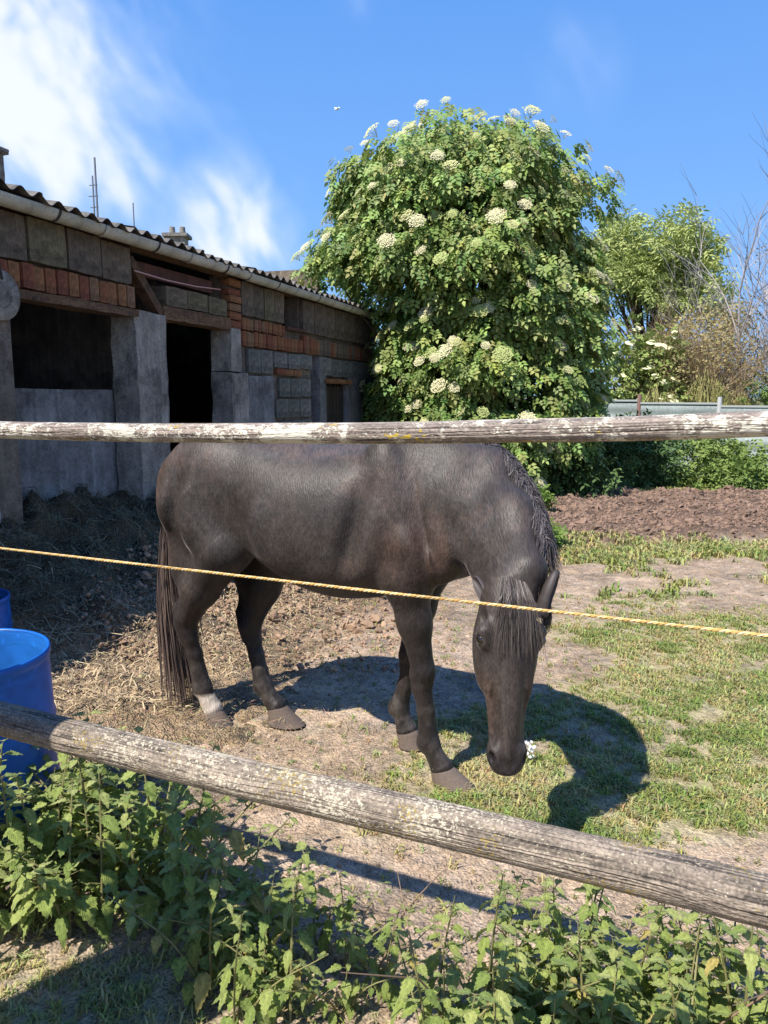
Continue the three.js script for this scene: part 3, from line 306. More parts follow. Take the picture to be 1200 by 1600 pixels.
const blob = (seed, n, w, h0, h1, d, R0, R1) => { const r = rng(seed), l = []; for (let i = 0; i < n; i++) { const a = r() * 6.28, q = Math.sqrt(r()), hh = lerp(h0, h1, r()), k = Math.sqrt(Math.max(0.05, 1 - ((hh - (h0 + h1) / 2) / ((h1 - h0) * 0.56)) ** 2)); l.push([Math.cos(a) * w * q * k, hh, Math.sin(a) * d * q * k, lerp(R0, R1, r())]); } return l; };
{ // second, smaller elder behind the fence
  const cl = blob(301, 46, 0.85, 0.4, 3.1, 0.8, 0.3, 0.45); const o = leafy('elder_shrub', 'smaller flowering elder shrub behind the far fence, right of the big elder', [5.95, 0, -17.9], cl, compoundLeaf(0.25, 2, 0.075), [[0.18, 0.25, 0.06], [0.33, 0.40, 0.12]], 210, 302); stems(o, cl.filter((_, i) => i % 5 === 0), 0.05, rng(303));
  const q = rng(304), fl = new THREE.CircleGeometry(0.10, 9); fl.rotateX(-Math.PI / 2); const P = fl.attributes.position; for (let i = 1; i < P.count; i++) P.setY(i, -0.03 + 0.03 * q()); fl.computeVertexNormals(); const fm = leafMat(lin(0.72, 0.70, 0.45), 0.3, 0.8); for (const c of cl) for (let k = 0; k < 3; k++) { if (c[1] < 0.9 || q() < 0.25) continue; const m = part('flower_head', fl, fm, o); m.position.set(c[0] + (q() - 0.6) * c[3] * 1.2, c[1] + c[3] * (0.25 + 0.5 * q()), c[2] + c[3] * (0.5 + 0.5 * q())); m.rotation.set(0.5 * q() + 0.25, q() * 3, (q() - 0.5) * 0.7); m.scale.setScalar(0.5 + q() * 0.6); } }
{ // tall pale green tree beyond the fence: airy crown on visible limbs
  const cl = [], r = rng(311); for (let k = 0; k < 84; k++) { const a = r() * 6.28, q = Math.sqrt(r()), h = lerp(4.3, 6.9, r()), w = 2.35 * Math.sqrt(clamp(1 - ((h - 5.2) / 2.0) ** 2, 0.04)); cl.push([Math.cos(a) * q * w, h + 0.2, Math.sin(a) * q * w, 0.30 + r() * 0.28]); } for (const c of [[1.5, 4.3, 0, 0.4], [2.2, 4.6, 0.3, 0.4], [2.5, 5.0, 0, 0.35], [-1.9, 4.5, 0, 0.4], [-2.0, 5.3, 0, 0.4], [0.7, 4.2, 0.3, 0.3], [2.3, 4.0, 0.2, 0.3]]) cl.push(c);
  const o = leafy('pale_green_tree', 'tall airy pale green tree with sky showing through, beyond the far fence', [8.6, 0, -26], cl, sprig(0.17, 0.055, 5, 7), [[0.27, 0.34, 0.10], [0.45, 0.50, 0.18]], 330, 312, { cat: 'tree' });
  const g = [limb(V(0, -0.1, 0), V(0.05, 3.6, 0), 0.16, 0.10, r, 0.04)]; for (const c of cl) if (r() < 0.55) g.push(limb(V(0.05 + c[0] * 0.12, 2.6 + r() * 1.2, c[2] * 0.12), V(c[0], c[1], c[2]), 0.045, 0.01, r, 0.12)); part('trunk', mergeGeometries(g), barkMat, o); }
function twiggy(name, label, pos, n, hgt, spread, seed, col, cat, opt = {}) { // leafless branching wood
  const o = thing(name, label, cat, pos, 0, opt.group), r = rng(seed), g = []; const grow = (p, d, l, rad, lev) => { const pts = [p]; let q = p.clone(), dd = d.clone(); for (let i = 0; i < 4; i++) { dd = dd.clone().add(V((r() - 0.5) * 0.35, (r() - 0.4) * 0.25, (r() - 0.5) * 0.35)).normalize(); q = q.clone().addScaledVector(dd, l / 4); pts.push(q); } g.push(tube(pts, pts.map((_, i) => rad * (1 - 0.6 * i / 4)), lev > 1 ? 3 : 5, false)); if (lev < (opt.levels ?? 3)) { const k = opt.kids ?? 5; for (let i = 0; i < k; i++) { const t = 1 + Math.floor(r() * 4), a = r() * 6.28, s = opt.open ?? 0.75; grow(pts[t], dd.clone().add(V(Math.cos(a) * s, 0.25 * r(), Math.sin(a) * s)).normalize(), l * (0.45 + 0.25 * r()), rad * 0.5, lev + 1); } } };
  for (let k = 0; k < n; k++) { const a = r() * 6.28, q = r(); grow(V(Math.cos(a) * 0.25 * q * spread, -0.05, Math.sin(a) * 0.25 * q * spread), V(Math.cos(a) * spread * 0.35 * q, 1, Math.sin(a) * spread * 0.35 * q).normalize(), hgt * (0.55 + 0.3 * r()), opt.rad ?? 0.022, 0); }
  part('trunk', mergeGeometries(g), std({ color: lin(...col), roughness: 1 }), o); return o; }
const brown = [0.30, 0.215, 0.125];
function budding(o, cl, tones, seed, per = 90) { const r = rng(seed), ms = [], cs = [], lf = leaflet(0.055, 0.03); for (const [x, y, z, R] of cl) for (let i = 0; i < per * R * R; i++) { const u = V(r() * 2 - 1, r() * 2 - 1, r() * 2 - 1); if (u.lengthSq() > 1) { i--; continue; } ms.push(M4(V(x, y, z).addScaledVector(u, R), new THREE.Euler(r() * 6, r() * 6, r() * 6), 0.8 + r())); cs.push(lin(...mix3(tones[0], tones[1], r()))); } inst('bud', lf, leafMat(lin(1, 1, 1), 0.3), o, ms, cs); }
for (const [i, [x, z, h, n, s]] of [[7.05, 18.3, 2.5, 18, 1.5], [8.5, 19.5, 2.9, 16, 1.4], [7.2, 20.6, 2.4, 12, 1.1]].entries()) { const o = twiggy('bare_shrub', ['brown thicket of bare twigs in the middle behind the far fence', 'brown twiggy thicket at the right edge behind the far fence', 'brown twiggy shrub deeper behind the middle thicket'][i], [x, 0, -z], n, h, s, 320 + i, brown, 'shrub', { kids: 6, levels: 3, open: 0.7, rad: 0.018 }); budding(o, blob(330 + i, 24, 1.05, 0.6, h * 1.25, 1.0, 0.4, 0.7), [[0.30, 0.235, 0.105], [0.42, 0.37, 0.16]], 340 + i, 900); }
{ const o = twiggy('bare_tree', 'tall leafless tree reaching out of the right edge of the photo', [9.5, 0, -19], 5, 5.6, 0.95, 351, [0.36, 0.33, 0.32], 'tree', { kids: 6, levels: 3, open: 0.62, rad: 0.045 }); budding(o, blob(352, 26, 1.1, 1.8, 5.2, 1.1, 0.5, 0.8), [[0.20, 0.17, 0.11], [0.27, 0.24, 0.15]], 353, 40); }
{ const o = twiggy('bare_tree', 'slender bare sapling beside the tall leafless tree', [9.35, 0, -20.8], 3, 3.3, 0.8, 356, [0.36, 0.32, 0.29], 'tree', { kids: 6, levels: 3, open: 0.8, rad: 0.026 }); budding(o, blob(357, 20, 0.8, 1.6, 4.3, 0.9, 0.4, 0.6), [[0.22, 0.19, 0.10], [0.27, 0.24, 0.12]], 358, 110); }
// drooping yellow-green shrubs
for (const [i, [x, z, h, w]] of [[7.15, 17.4, 2.35, 0.62], [6.1, 17.3, 2.0, 0.72], [8.0, 17.6, 1.85, 0.5]].entries()) { const o = thing('drooping_shrub', ['taller yellow-green drooping shrub above the far fence, under the brown thicket', 'wide low yellow-green drooping shrub above the far fence beside the small elder', 'small yellow-green drooping shrub above the far fence toward the right edge'][i], 'shrub', [x, 0, -z]); const r = rng(370 + i), g = [], ms = [], cs = [], lf = leaflet(0.11, 0.02, 0.2, 0.1);
  for (let k = 0; k < 130; k++) { const a = r() * 6.28, q = Math.sqrt(r()) * w, top = V(Math.cos(a) * q * 0.6, h * (0.78 + 0.22 * r()) * (1 - 0.25 * (q / w) ** 2), Math.sin(a) * q * 0.6), end = V(Math.cos(a) * q * 1.35, top.y * (0.35 + 0.25 * r()), Math.sin(a) * q * 1.35), mid = top.clone().lerp(end, 0.5).add(V(Math.cos(a) * 0.1, 0.18, Math.sin(a) * 0.1)); const c = new THREE.QuadraticBezierCurve3(top, mid, end).getPoints(6); g.push(tube([V(0, 0, 0), top.clone().multiplyScalar(0.6), ...c], 0.006, 3, false)); for (let j = 0; j < 34; j++) { const p = c[1 + Math.floor(r() * 5)].clone().lerp(c[Math.floor(r() * 6)], r() * 0.6); ms.push(M4(p, leafQ(V((r() - 0.5), -0.9, (r() - 0.5)), r, 1), 0.7 + r() * 0.6)); cs.push(lin(...mix3([0.24, 0.25, 0.07], [0.40, 0.38, 0.14], r()))); } }
  part('stem', mergeGeometries(g), std({ color: lin(0.3, 0.27, 0.12) }), o); inst('leaf', lf, leafMat(lin(1, 1, 1), 0.35), o, ms, cs); }
{ const cl = blob(381, 20, 0.6, 0.3, 1.9, 0.5, 0.25, 0.4); const o = leafy('green_shrub', 'fresh green shrub above the far fence at the right photo edge', [8.75, 0, -17.2], cl, sprig(0.08, 0.04, 5, 9), [[0.08, 0.15, 0.03], [0.17, 0.25, 0.05]], 420, 382); stems(o, cl.slice(0, 5), 0.02, rng(383)); }
// low growth at the foot of the elder and along the fence
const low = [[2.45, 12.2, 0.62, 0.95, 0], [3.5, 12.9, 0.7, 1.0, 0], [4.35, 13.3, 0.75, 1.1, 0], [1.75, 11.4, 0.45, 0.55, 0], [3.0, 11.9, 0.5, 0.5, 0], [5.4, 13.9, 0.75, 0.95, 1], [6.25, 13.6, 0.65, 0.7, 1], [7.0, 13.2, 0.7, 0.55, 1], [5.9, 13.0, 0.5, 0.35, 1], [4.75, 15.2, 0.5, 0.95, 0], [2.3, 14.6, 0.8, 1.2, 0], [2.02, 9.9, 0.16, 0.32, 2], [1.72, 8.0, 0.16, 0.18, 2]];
const lowLab = ['dark green leafy shrub in elder shade right behind the neck of the horse', 'dark shaded shrub in the elder shade, second from the horse', 'dark green shrub at the outer edge of the elder shade', 'small dark shrub half hidden by the crest of the horse', 'low dark shrub in front of the shaded shrubs above the soil bed', 'sunlit green shrub by the fence, leftmost of the sunlit ones', 'sunlit leafy shrub by the fence, between two other sunlit shrubs', 'sunlit low bushy shrub at the right photo edge above the soil bed', 'lowest sunlit clump in front of the sunlit shrubs', 'dark shrub against the fence behind the shaded shrubs', 'dark shrub beneath the elder crown close to the fence', 'small bright weed beside the crest of the horse at the soil bed corner', 'small bright green tuft beside the mane of the horse'];
low.forEach(([x, a, w, h, k], i) => { const cl = blob(400 + i, Math.round(10 + w * 22), k === 2 ? w * 0.6 : w, 0.06, h, w * 0.8, k === 2 ? 0.05 : 0.14, k === 2 ? 0.10 : 0.26); const o = leafy('low_shrub', lowLab[i], [x, height(x, a), -a], cl, sprig(k === 2 ? 0.05 : 0.09, k === 2 ? 0.022 : 0.042, 5, 20 + i), k === 0 ? [[0.06, 0.12, 0.035], [0.11, 0.18, 0.05]] : k === 1 ? [[0.13, 0.21, 0.045], [0.26, 0.34, 0.09]] : [[0.10, 0.19, 0.03], [0.19, 0.29, 0.05]], k === 2 ? 2400 : 620, 420 + i); stems(o, cl.slice(0, 4), 0.008, rng(440 + i)); });  // leaf colours carry the light: darker for shaded shrubs, lighter for sunlit ones
{ // far fence: pale panels between posts
  const A = V(3.0, 0, -19.0), B = V(10.5, 0, -12.3); const dir = B.clone().sub(A), L = dir.length(); dir.normalize(); const o = thing('far_fence', 'pale grey-green panel fence on posts behind the paddock', 'fence', [A.x, 0, A.z], Math.atan2(-dir.z, dir.x));
  const pm = std({ color: lin(0.36, 0.43, 0.42), roughness: 0.6, map: rep(T.scuff, 1, 1) }), N = 6, w = L / N, H = t => lerp(1.62, 1.30, t);
  for (let k = 0; k < N; k++) { const h = H((k + 0.5) / N); const sh = new THREE.PlaneGeometry(w - 0.06, h - 0.05, 3, 42), P = sh.attributes.position; for (let i = 0; i < P.count; i++) P.setZ(i, 0.014 * Math.cos(P.getY(i) / 0.30 * 6.283)); sh.computeVertexNormals(); const m = part('panel', sh, pm, o); m.position.set((k + 0.5) * w, h / 2, 0); part('top_rail', new THREE.BoxGeometry(w - 0.06, 0.04, 0.05), std({ color: lin(0.30, 0.33, 0.32) }), o).position.set((k + 0.5) * w, h - 0.02, 0); }
  for (let k = 0; k <= N; k++) { const h = H(k / N) + 0.14, pg = new THREE.CylinderGeometry(0.045, 0.05, h, 10); pg.translate(0, h / 2, 0); const m = part('post', pg, k === 2 ? std({ color: lin(0.20, 0.12, 0.10) }) : std({ color: lin(0.42, 0.43, 0.43) }), o); m.position.x = k * w; if (k === 2) m.userData.label = 'dark reddish post'; }
}
{ // flying speck of fluff, given a made-up body and wings
  const o = thing('sky_speck', 'tiny pale flying speck, shape made up, against the blue sky left of the elder top', 'sky_speck', [-1.14, 8.53, -20]); const m = std({ color: lin(0.75, 0.76, 0.72), roughness: 0.8 });
  const b = new THREE.SphereGeometry(0.05, 12, 8); b.scale(1.5, 0.8, 0.8); const h = new THREE.SphereGeometry(0.026, 10, 8).translate(0.085, 0.015, 0), tl = new THREE.ConeGeometry(0.03, 0.09, 8).rotateZ(Math.PI / 2).translate(-0.09, 0, 0); part('body', mergeGeometries([b, h, tl]), m, o); for (const s of [-1, 1]) { const w = geom([0.04, 0, 0, -0.04, 0, 0, 0.02, 0.05, s * 0.10, -0.05, 0.05, s * 0.09, -0.05, 0.03, s * 0.19], [0, 1, 2, 1, 3, 2, 2, 3, 4]); part('wing', w, m, o); } o.scale.setScalar(0.75); o.rotation.set(0.3, 0.8, 0.2); }
// ---------------------------------------------------------------- horse (in its group +x is forward, +z its right side, +y up)
// a field of distances is meshed by surface nets
function surfaceNets(prims, mn, mx, h) {
  const nx = Math.ceil((mx[0] - mn[0]) / h) + 1, ny = Math.ceil((mx[1] - mn[1]) / h) + 1, nz = Math.ceil((mx[2] - mn[2]) / h) + 1, F = new Float32Array(nx * ny * nz).fill(1), B = 8, R = B * h * 0.87;
  const comb = (list, x, y, z) => { let d = 1e3; for (const p of list) { const e = p.f(x, y, z); if (p.cut) { const k = p.k, m = Math.max(k - Math.abs(d + e), 0) / k; d = Math.max(d, -e) + m * m * k * 0.25; } else { const k = p.k, m = Math.max(k - Math.abs(d - e), 0) / k; d = Math.min(d, e) - m * m * k * 0.25; } } return d; };
  for (let bz = 0; bz < nz; bz += B) for (let by = 0; by < ny; by += B) for (let bx = 0; bx < nx; bx += B) { const cx = mn[0] + (bx + B / 2) * h, cy = mn[1] + (by + B / 2) * h, cz = mn[2] + (bz + B / 2) * h; const dc = comb(prims, cx, cy, cz); let list = null;
    if (Math.abs(dc) < R * 3.5) { const ds = prims.map(p => p.f(cx, cy, cz)); let dm = 1e3; prims.forEach((p, i) => { if (!p.cut) dm = Math.min(dm, ds[i]); }); list = prims.filter((p, i) => p.cut ? ds[i] < 3.5 * R + p.k : ds[i] < dm + 7 * R + p.k + 0.03); }
    for (let z = bz; z < Math.min(bz + B, nz); z++) for (let y = by; y < Math.min(by + B, ny); y++) for (let x = bx; x < Math.min(bx + B, nx); x++) F[(z * ny + y) * nx + x] = list ? comb(list, mn[0] + x * h, mn[1] + y * h, mn[2] + z * h) : dc; }
  const id = new Int32Array(nx * ny * nz).fill(-1), pos = [], idx = []; const at = (x, y, z) => (z * ny + y) * nx + x;
  const E8 = [[0, 0, 0], [1, 0, 0], [0, 1, 0], [1, 1, 0], [0, 0, 1], [1, 0, 1], [0, 1, 1], [1, 1, 1]], ED = [[0, 1], [2, 3], [4, 5], [6, 7], [0, 2], [1, 3], [4, 6], [5, 7], [0, 4], [1, 5], [2, 6], [3, 7]];
  for (let z = 0; z < nz - 1; z++) for (let y = 0; y < ny - 1; y++) for (let x = 0; x < nx - 1; x++) { let m = 0; const v = []; for (let k = 0; k < 8; k++) { const q = F[at(x + E8[k][0], y + E8[k][1], z + E8[k][2])]; v.push(q); if (q < 0) m |= 1 << k; } if (m === 0 || m === 255) continue; let sx = 0, sy = 0, sz = 0, n = 0; for (const [a, b] of ED) { if ((v[a] < 0) === (v[b] < 0)) continue; const t = v[a] / (v[a] - v[b]); sx += lerp(E8[a][0], E8[b][0], t); sy += lerp(E8[a][1], E8[b][1], t); sz += lerp(E8[a][2], E8[b][2], t); n++; } id[at(x, y, z)] = pos.length / 3; pos.push(mn[0] + (x + sx / n) * h, mn[1] + (y + sy / n) * h, mn[2] + (z + sz / n) * h); }
  const quad = (a, b, c, d, flip) => { if (a < 0 || b < 0 || c < 0 || d < 0) return; flip ? idx.push(a, c, b, a, d, c) : idx.push(a, b, c, a, c, d); };
  for (let z = 1; z < nz - 1; z++) for (let y = 1; y < ny - 1; y++) for (let x = 1; x < nx - 1; x++) { const s = F[at(x, y, z)] < 0; if (s !== F[at(x + 1, y, z)] < 0) quad(id[at(x, y - 1, z - 1)], id[at(x, y, z - 1)], id[at(x, y, z)], id[at(x, y - 1, z)], !s); if (s !== F[at(x, y + 1, z)] < 0) quad(id[at(x - 1, y, z - 1)], id[at(x - 1, y, z)], id[at(x, y, z)], id[at(x, y, z - 1)], !s); if (s !== F[at(x, y, z + 1)] < 0) quad(id[at(x - 1, y - 1, z)], id[at(x, y - 1, z)], id[at(x, y, z)], id[at(x - 1, y, z)], !s); }
  const nor = new Float32Array(pos.length), e = h * 0.8; for (let i = 0; i < pos.length; i += 3) { const x = pos[i], y = pos[i + 1], z = pos[i + 2]; const a = comb(prims, x + e, y - e, z - e), b = comb(prims, x - e, y - e, z + e), c = comb(prims, x - e, y + e, z - e), d = comb(prims, x + e, y + e, z + e); let gx = a - b - c + d, gy = -a - b + c + d, gz = -a + b - c + d; const l = Math.hypot(gx, gy, gz) || 1; nor[i] = gx / l; nor[i + 1] = gy / l; nor[i + 2] = gz / l; }
  const g = new THREE.BufferGeometry(); g.setAttribute('position', new THREE.Float32BufferAttribute(pos, 3)); g.setAttribute('normal', new THREE.BufferAttribute(nor, 3)); g.setIndex(idx); return g; }
const bone = (a, b, r1, r2, k = 0.04) => { const dx = b[0] - a[0], dy = b[1] - a[1], dz = b[2] - a[2], L = dx * dx + dy * dy + dz * dz; return { k, f: (x, y, z) => { const px = x - a[0], py = y - a[1], pz = z - a[2], t = Math.min(1, Math.max(0, (px * dx + py * dy + pz * dz) / L)); const qx = px - dx * t, qy = py - dy * t, qz = pz - dz * t; return Math.sqrt(qx * qx + qy * qy + qz * qz) - (r1 + (r2 - r1) * t); } }; };
const chainB = (pts, rs, k) => pts.slice(1).map((p, i) => bone(pts[i], p, rs[i], rs[i + 1], k));
const egg = (c, r, k = 0.05, rz = 0, cut = false) => { const cs = Math.cos(rz), sn = Math.sin(rz), m = Math.min(...r); return { k, cut, f: (x, y, z) => { const px = x - c[0], py = y - c[1], X = (px * cs + py * sn) / r[0], Y = (-px * sn + py * cs) / r[1], Z = (z - c[2]) / r[2]; const q = Math.sqrt(X * X + Y * Y + Z * Z); const g = Math.sqrt((X / r[0]) ** 2 + (Y / r[1]) ** 2 + (Z / r[2]) ** 2); return g < 1e-6 ? -m : q * (q - 1) / g; } }; };
{
  const horse = thing('horse', 'dark brown horse grazing with its head lowered toward the fence', 'horse', [-0.25, 0, -3.41], -Math.atan2(0.436, 0.9));
  horse.updateMatrixWorld(true); const inv = horse.matrixWorld.clone().invert(); const loc = (x, y, z) => V(x, y, z).applyMatrix4(inv);
  const prims = [];
  // barrel of the trunk as a lofted section along x
  const X = [-0.82, -0.74, -0.62, -0.48, -0.3, -0.1, 0.1, 0.28, 0.42, 0.54, 0.64, 0.70];
  const top = spline(X, [1.21, 1.36, 1.445, 1.475, 1.455, 1.415, 1.40, 1.425, 1.455, 1.42, 1.32, 1.2]), bot = spline(X, [1.02, 0.95, 0.92, 0.93, 0.86, 0.765, 0.725, 0.742, 0.79, 0.83, 0.88, 0.97]), wid = spline(X, [0.07, 0.17, 0.23, 0.25, 0.295, 0.335, 0.335, 0.295, 0.235, 0.19, 0.15, 0.09]);
  prims.push({ k: 0.05, f: (x, y, z) => { const xc = Math.min(0.70, Math.max(-0.82, x)), t = top(xc), b = bot(xc), w = wid(xc), cy = b + (t - b) * 0.46, ry = y > cy ? t - cy : cy - b, m = Math.min(ry, w); const yy = (y - cy) / ry, zz = z / w; const q = Math.pow(Math.pow(Math.abs(yy), 2.25) + Math.pow(Math.abs(zz), 2.25), 1 / 2.25); let d = (q - 1) * m; const ex = x - xc; if (ex !== 0) d = Math.sqrt(Math.max(d, 0) ** 2 + ex * ex) + Math.min(d, 0) * 0.2; return d; } });
  for (const s of [1, -1]) { // haunches, flank hollow, shoulders
    prims.push(egg([-0.55, 1.22, 0.15 * s], [0.25, 0.21, 0.135], 0.07, 0.3)); prims.push(egg([-0.72, 1.12, 0.115 * s], [0.115, 0.20, 0.115], 0.06, 0.15)); prims.push(egg([0.40, 1.20, 0.165 * s], [0.10, 0.24, 0.075], 0.06, 0.25)); prims.push(egg([0.57, 1.0, 0.13 * s], [0.12, 0.15, 0.10], 0.06, 0.3)); prims.push(egg([0.33, 1.02, 0.2 * s], [0.11, 0.16, 0.075], 0.06, -0.35)); }
  prims.push(egg([0.66, 1.02, 0.0], [0.11, 0.15, 0.13], 0.07));
  // hind legs: near (right) one back, far one stepping under
  const hind = (st, hk, fe, pa, co, s) => { prims.push(...chainB([[-0.60, 1.10, 0.15 * s], [st[0] - 0.03, st[1], st[2]]], [0.19, 0.118], 0.05)); prims.push(egg([(st[0] + hk[0]) / 2 - 0.10, (st[1] + hk[1]) / 2 + 0.16, 0.14 * s], [0.11, 0.22, 0.085], 0.06, -0.1)); prims.push(...chainB([[st[0] - 0.03, st[1] - 0.02, st[2] - 0.01 * s], [(st[0] * 0.4 + hk[0] * 0.6), st[1] * 0.45 + hk[1] * 0.55, (st[2] + hk[2]) / 2], hk], [0.118, 0.080, 0.054], 0.05)); prims.push(bone([hk[0] - 0.045, hk[1] + 0.055, hk[2]], [hk[0] - 0.012, hk[1] - 0.06, hk[2]], 0.027, 0.034, 0.03)); prims.push(bone([hk[0] - 0.05, hk[1] + 0.05, hk[2]], [st[0] - 0.20, st[1] - 0.15, st[2] - 0.03 * s], 0.018, 0.03, 0.035)); prims.push(bone(hk, [hk[0] * 0.75 + fe[0] * 0.25, hk[1] * 0.75 + fe[1] * 0.25, hk[2]], 0.049, 0.038, 0.03)); prims.push(...chainB([[hk[0] + 0.006, hk[1] - 0.05, hk[2]], [(hk[0] + fe[0]) / 2, (hk[1] + fe[1]) / 2, (hk[2] + fe[2]) / 2], fe, pa, co], [0.042, 0.036, 0.045, 0.038, 0.050], 0.02)); prims.push(egg([fe[0] - 0.024, fe[1] - 0.012, fe[2]], [0.026, 0.034, 0.028], 0.02)); };
  const RH = [[-0.41, 0.93, 0.185], [-0.735, 0.525, 0.115], [-0.675, 0.185, 0.085], [-0.640, 0.115, 0.08], [-0.620, 0.082, 0.08]], LH = [[-0.36, 0.90, -0.17], [-0.515, 0.475, -0.10], [-0.430, 0.180, -0.08], [-0.385, 0.115, -0.08], [-0.355, 0.085, -0.08]];
  hind(...RH, 1); hind(...LH, -1);
  const fore = (el, kn, fe, pa, co, s) => { prims.push(...chainB([[el[0] + 0.04, el[1] + 0.14, el[2] * 0.95], el, [(el[0] + kn[0]) / 2, (el[1] + kn[1]) / 2 + 0.02, (el[2] + kn[2]) / 2], [kn[0], kn[1] + 0.04, kn[2]]], [0.125, 0.100, 0.064, 0.047], 0.05)); prims.push(egg([kn[0] + 0.006, kn[1] + 0.005, kn[2]], [0.048, 0.062, 0.046], 0.03)); prims.push(bone([kn[0] - 0.018, kn[1], kn[2]], [kn[0] - 0.02, kn[1] - 0.06, kn[2]], 0.034, 0.024, 0.025)); prims.push(...chainB([[kn[0], kn[1] - 0.05, kn[2]], [(kn[0] + fe[0]) / 2 + 0.003, (kn[1] + fe[1]) / 2 - 0.01, (kn[2] + fe[2]) / 2], fe, pa, co], [0.042, 0.034, 0.043, 0.036, 0.050], 0.02)); prims.push(egg([fe[0] - 0.024, fe[1] - 0.010, fe[2]], [0.026, 0.034, 0.028], 0.02)); };
  const RF = [[0.455, 0.87, 0.155], [0.520, 0.455, 0.135], [0.548, 0.170, 0.13], [0.588, 0.100, 0.13], [0.606, 0.072, 0.13]], LF = [[0.43, 0.86, -0.15], [0.350, 0.425, -0.125], [0.298, 0.185, -0.12], [0.322, 0.115, -0.12], [0.334, 0.085, -0.12]];
  fore(...RF, 1); fore(...LF, -1);
  prims.push(egg([-0.13, 0.80, 0.0], [0.12, 0.06, 0.05], 0.05, -0.15)); // sheath
  for (const s of [1, -1]) { prims.push(egg([0.29, 1.12, 0.315 * s], [0.028, 0.24, 0.05], 0.06, -0.22, true), egg([0.525, 1.20, 0.228 * s], [0.025, 0.19, 0.045], 0.08, 0.25, true), egg([-0.645, 1.08, 0.292 * s], [0.03, 0.20, 0.04], 0.09, -0.12, true), egg([-0.30, 1.02, 0.33 * s], [0.05, 0.16, 0.06], 0.08, 0.25, true)); }
  // neck
  prims.push(...chainB([[0.36, 1.34, 0], [0.58, 1.345, 0.01], [0.76, 1.31, 0.075], [0.93, 1.175, 0.275], [1.04, 1.03, 0.46]], [0.10, 0.082, 0.076, 0.068, 0.062], 0.10));
  prims.push(...chainB([[0.50, 1.20, 0], [0.72, 1.18, 0.09], [0.895, 1.06, 0.29], [1.0, 0.965, 0.45]], [0.195, 0.130, 0.092, 0.078], 0.08));
  prims.push(...chainB([[0.55, 1.05, 0.01], [0.71, 1.06, 0.10], [0.87, 0.98, 0.30], [0.975, 0.90, 0.46]], [0.172, 0.108, 0.072, 0.066], 0.06));
  // head: its own frame, y down the face from the poll, z out of the face
  const Tt = loc(0.424, 0.985, -2.455), Mm = loc(0.405, 0.383, -2.335); const dn = Mm.clone().sub(Tt).normalize(); let fz = loc(0.474, 0.985, -1.455).sub(Tt); fz.addScaledVector(dn, -fz.dot(dn)).normalize(); const fx = V().crossVectors(fz, dn.clone().negate()).negate().normalize();
  fx.crossVectors(dn.clone().negate(), fz).normalize(); // toward image right
  const toH = (x, y, z) => { const px = x - Tt.x, py = y - Tt.y, pz = z - Tt.z; return [px * fx.x + py * fx.y + pz * fx.z, px * dn.x + py * dn.y + pz * dn.z, px * fz.x + py * fz.y + pz * fz.z]; };
  const fromH = (u, t, w) => V(Tt.x, Tt.y, Tt.z).addScaledVector(fx, u).addScaledVector(dn, t).addScaledVector(fz, w);
  const hy = [-0.03, 0.03, 0.10, 0.17, 0.23, 0.30, 0.38, 0.45, 0.51, 0.56, 0.595, 0.615];
  const hw = spline(hy, [0.058, 0.084, 0.098, 0.105, 0.098, 0.083, 0.068, 0.060, 0.058, 0.062, 0.052, 0.032]), hf = spline(hy, [-0.035, 0.000, 0.012, 0.012, 0.008, 0.004, 0.000, -0.004, -0.008, -0.010, -0.022, -0.040]), hb = spline(hy, [-0.13, -0.17, -0.19, -0.20, -0.195, -0.175, -0.145, -0.120, -0.105, -0.100, -0.092, -0.075]);
  const headP = (f, k, cut = false) => prims.push({ k, cut, f: (x, y, z) => { const q = toH(x, y, z); return f(q[0], q[1], q[2]); } });
  headP((u, t, w) => { const tc = Math.min(0.615, Math.max(-0.03, t)), W = hw(tc), a = hf(tc), b = hb(tc), c = (a + b) / 2, h = (a - b) / 2, m = Math.min(W, h); const q = Math.pow(Math.pow(Math.abs(u / W), 2.3) + Math.pow(Math.abs((w - c) / h), 2.3), 1 / 2.3); let d = (q - 1) * m; const e = t - tc; if (e) d = Math.sqrt(Math.max(d, 0) ** 2 + e * e) + 0.2 * Math.min(d, 0); return d; }, 0.05);
  const hEgg = (c, r, k, cut) => { const e = egg(c, r, k, 0, cut); headP(e.f, k, cut); };
  for (const s of [1, -1]) { hEgg([0.086 * s, 0.160, -0.028], [0.027, 0.048, 0.032], 0.03); hEgg([0.094 * s, 0.146, -0.014], [0.020, 0.018, 0.020], 0.02); // brow and orbit
    hEgg([0.066 * s, 0.24, -0.125], [0.035, 0.11, 0.07], 0.04); hEgg([0.062 * s, 0.30, -0.04], [0.014, 0.09, 0.012], 0.025); // cheek, facial crest
    hEgg([0.040 * s, 0.545, -0.034], [0.024, 0.040, 0.030], 0.02); hEgg([0.056 * s, 0.560, -0.022], [0.013, 0.020, 0.016], 0.014, true); // nostril rim and hollow
    hEgg([0.088 * s, 0.112, -0.05], [0.012, 0.022, 0.016], 0.03, true); hEgg([0.113 * s, 0.174, -0.014], [0.014, 0.012, 0.016], 0.010, true); hEgg([0.060 * s, 0.43, -0.018], [0.012, 0.07, 0.022], 0.03, true); }
  hEgg([0, 0.595, -0.045], [0.040, 0.026, 0.035], 0.02); hEgg([0, 0.600, -0.088], [0.030, 0.028, 0.026], 0.02); hEgg([0, 0.618, -0.066], [0.045, 0.0035, 0.03], 0.006, true); hEgg([0, 0.35, 0.001], [0.024, 0.20, 0.010], 0.03);
  const g = surfaceNets(prims, [-0.98, 0.055, -0.44], [1.28, 1.58, 0.92], 0.0062);
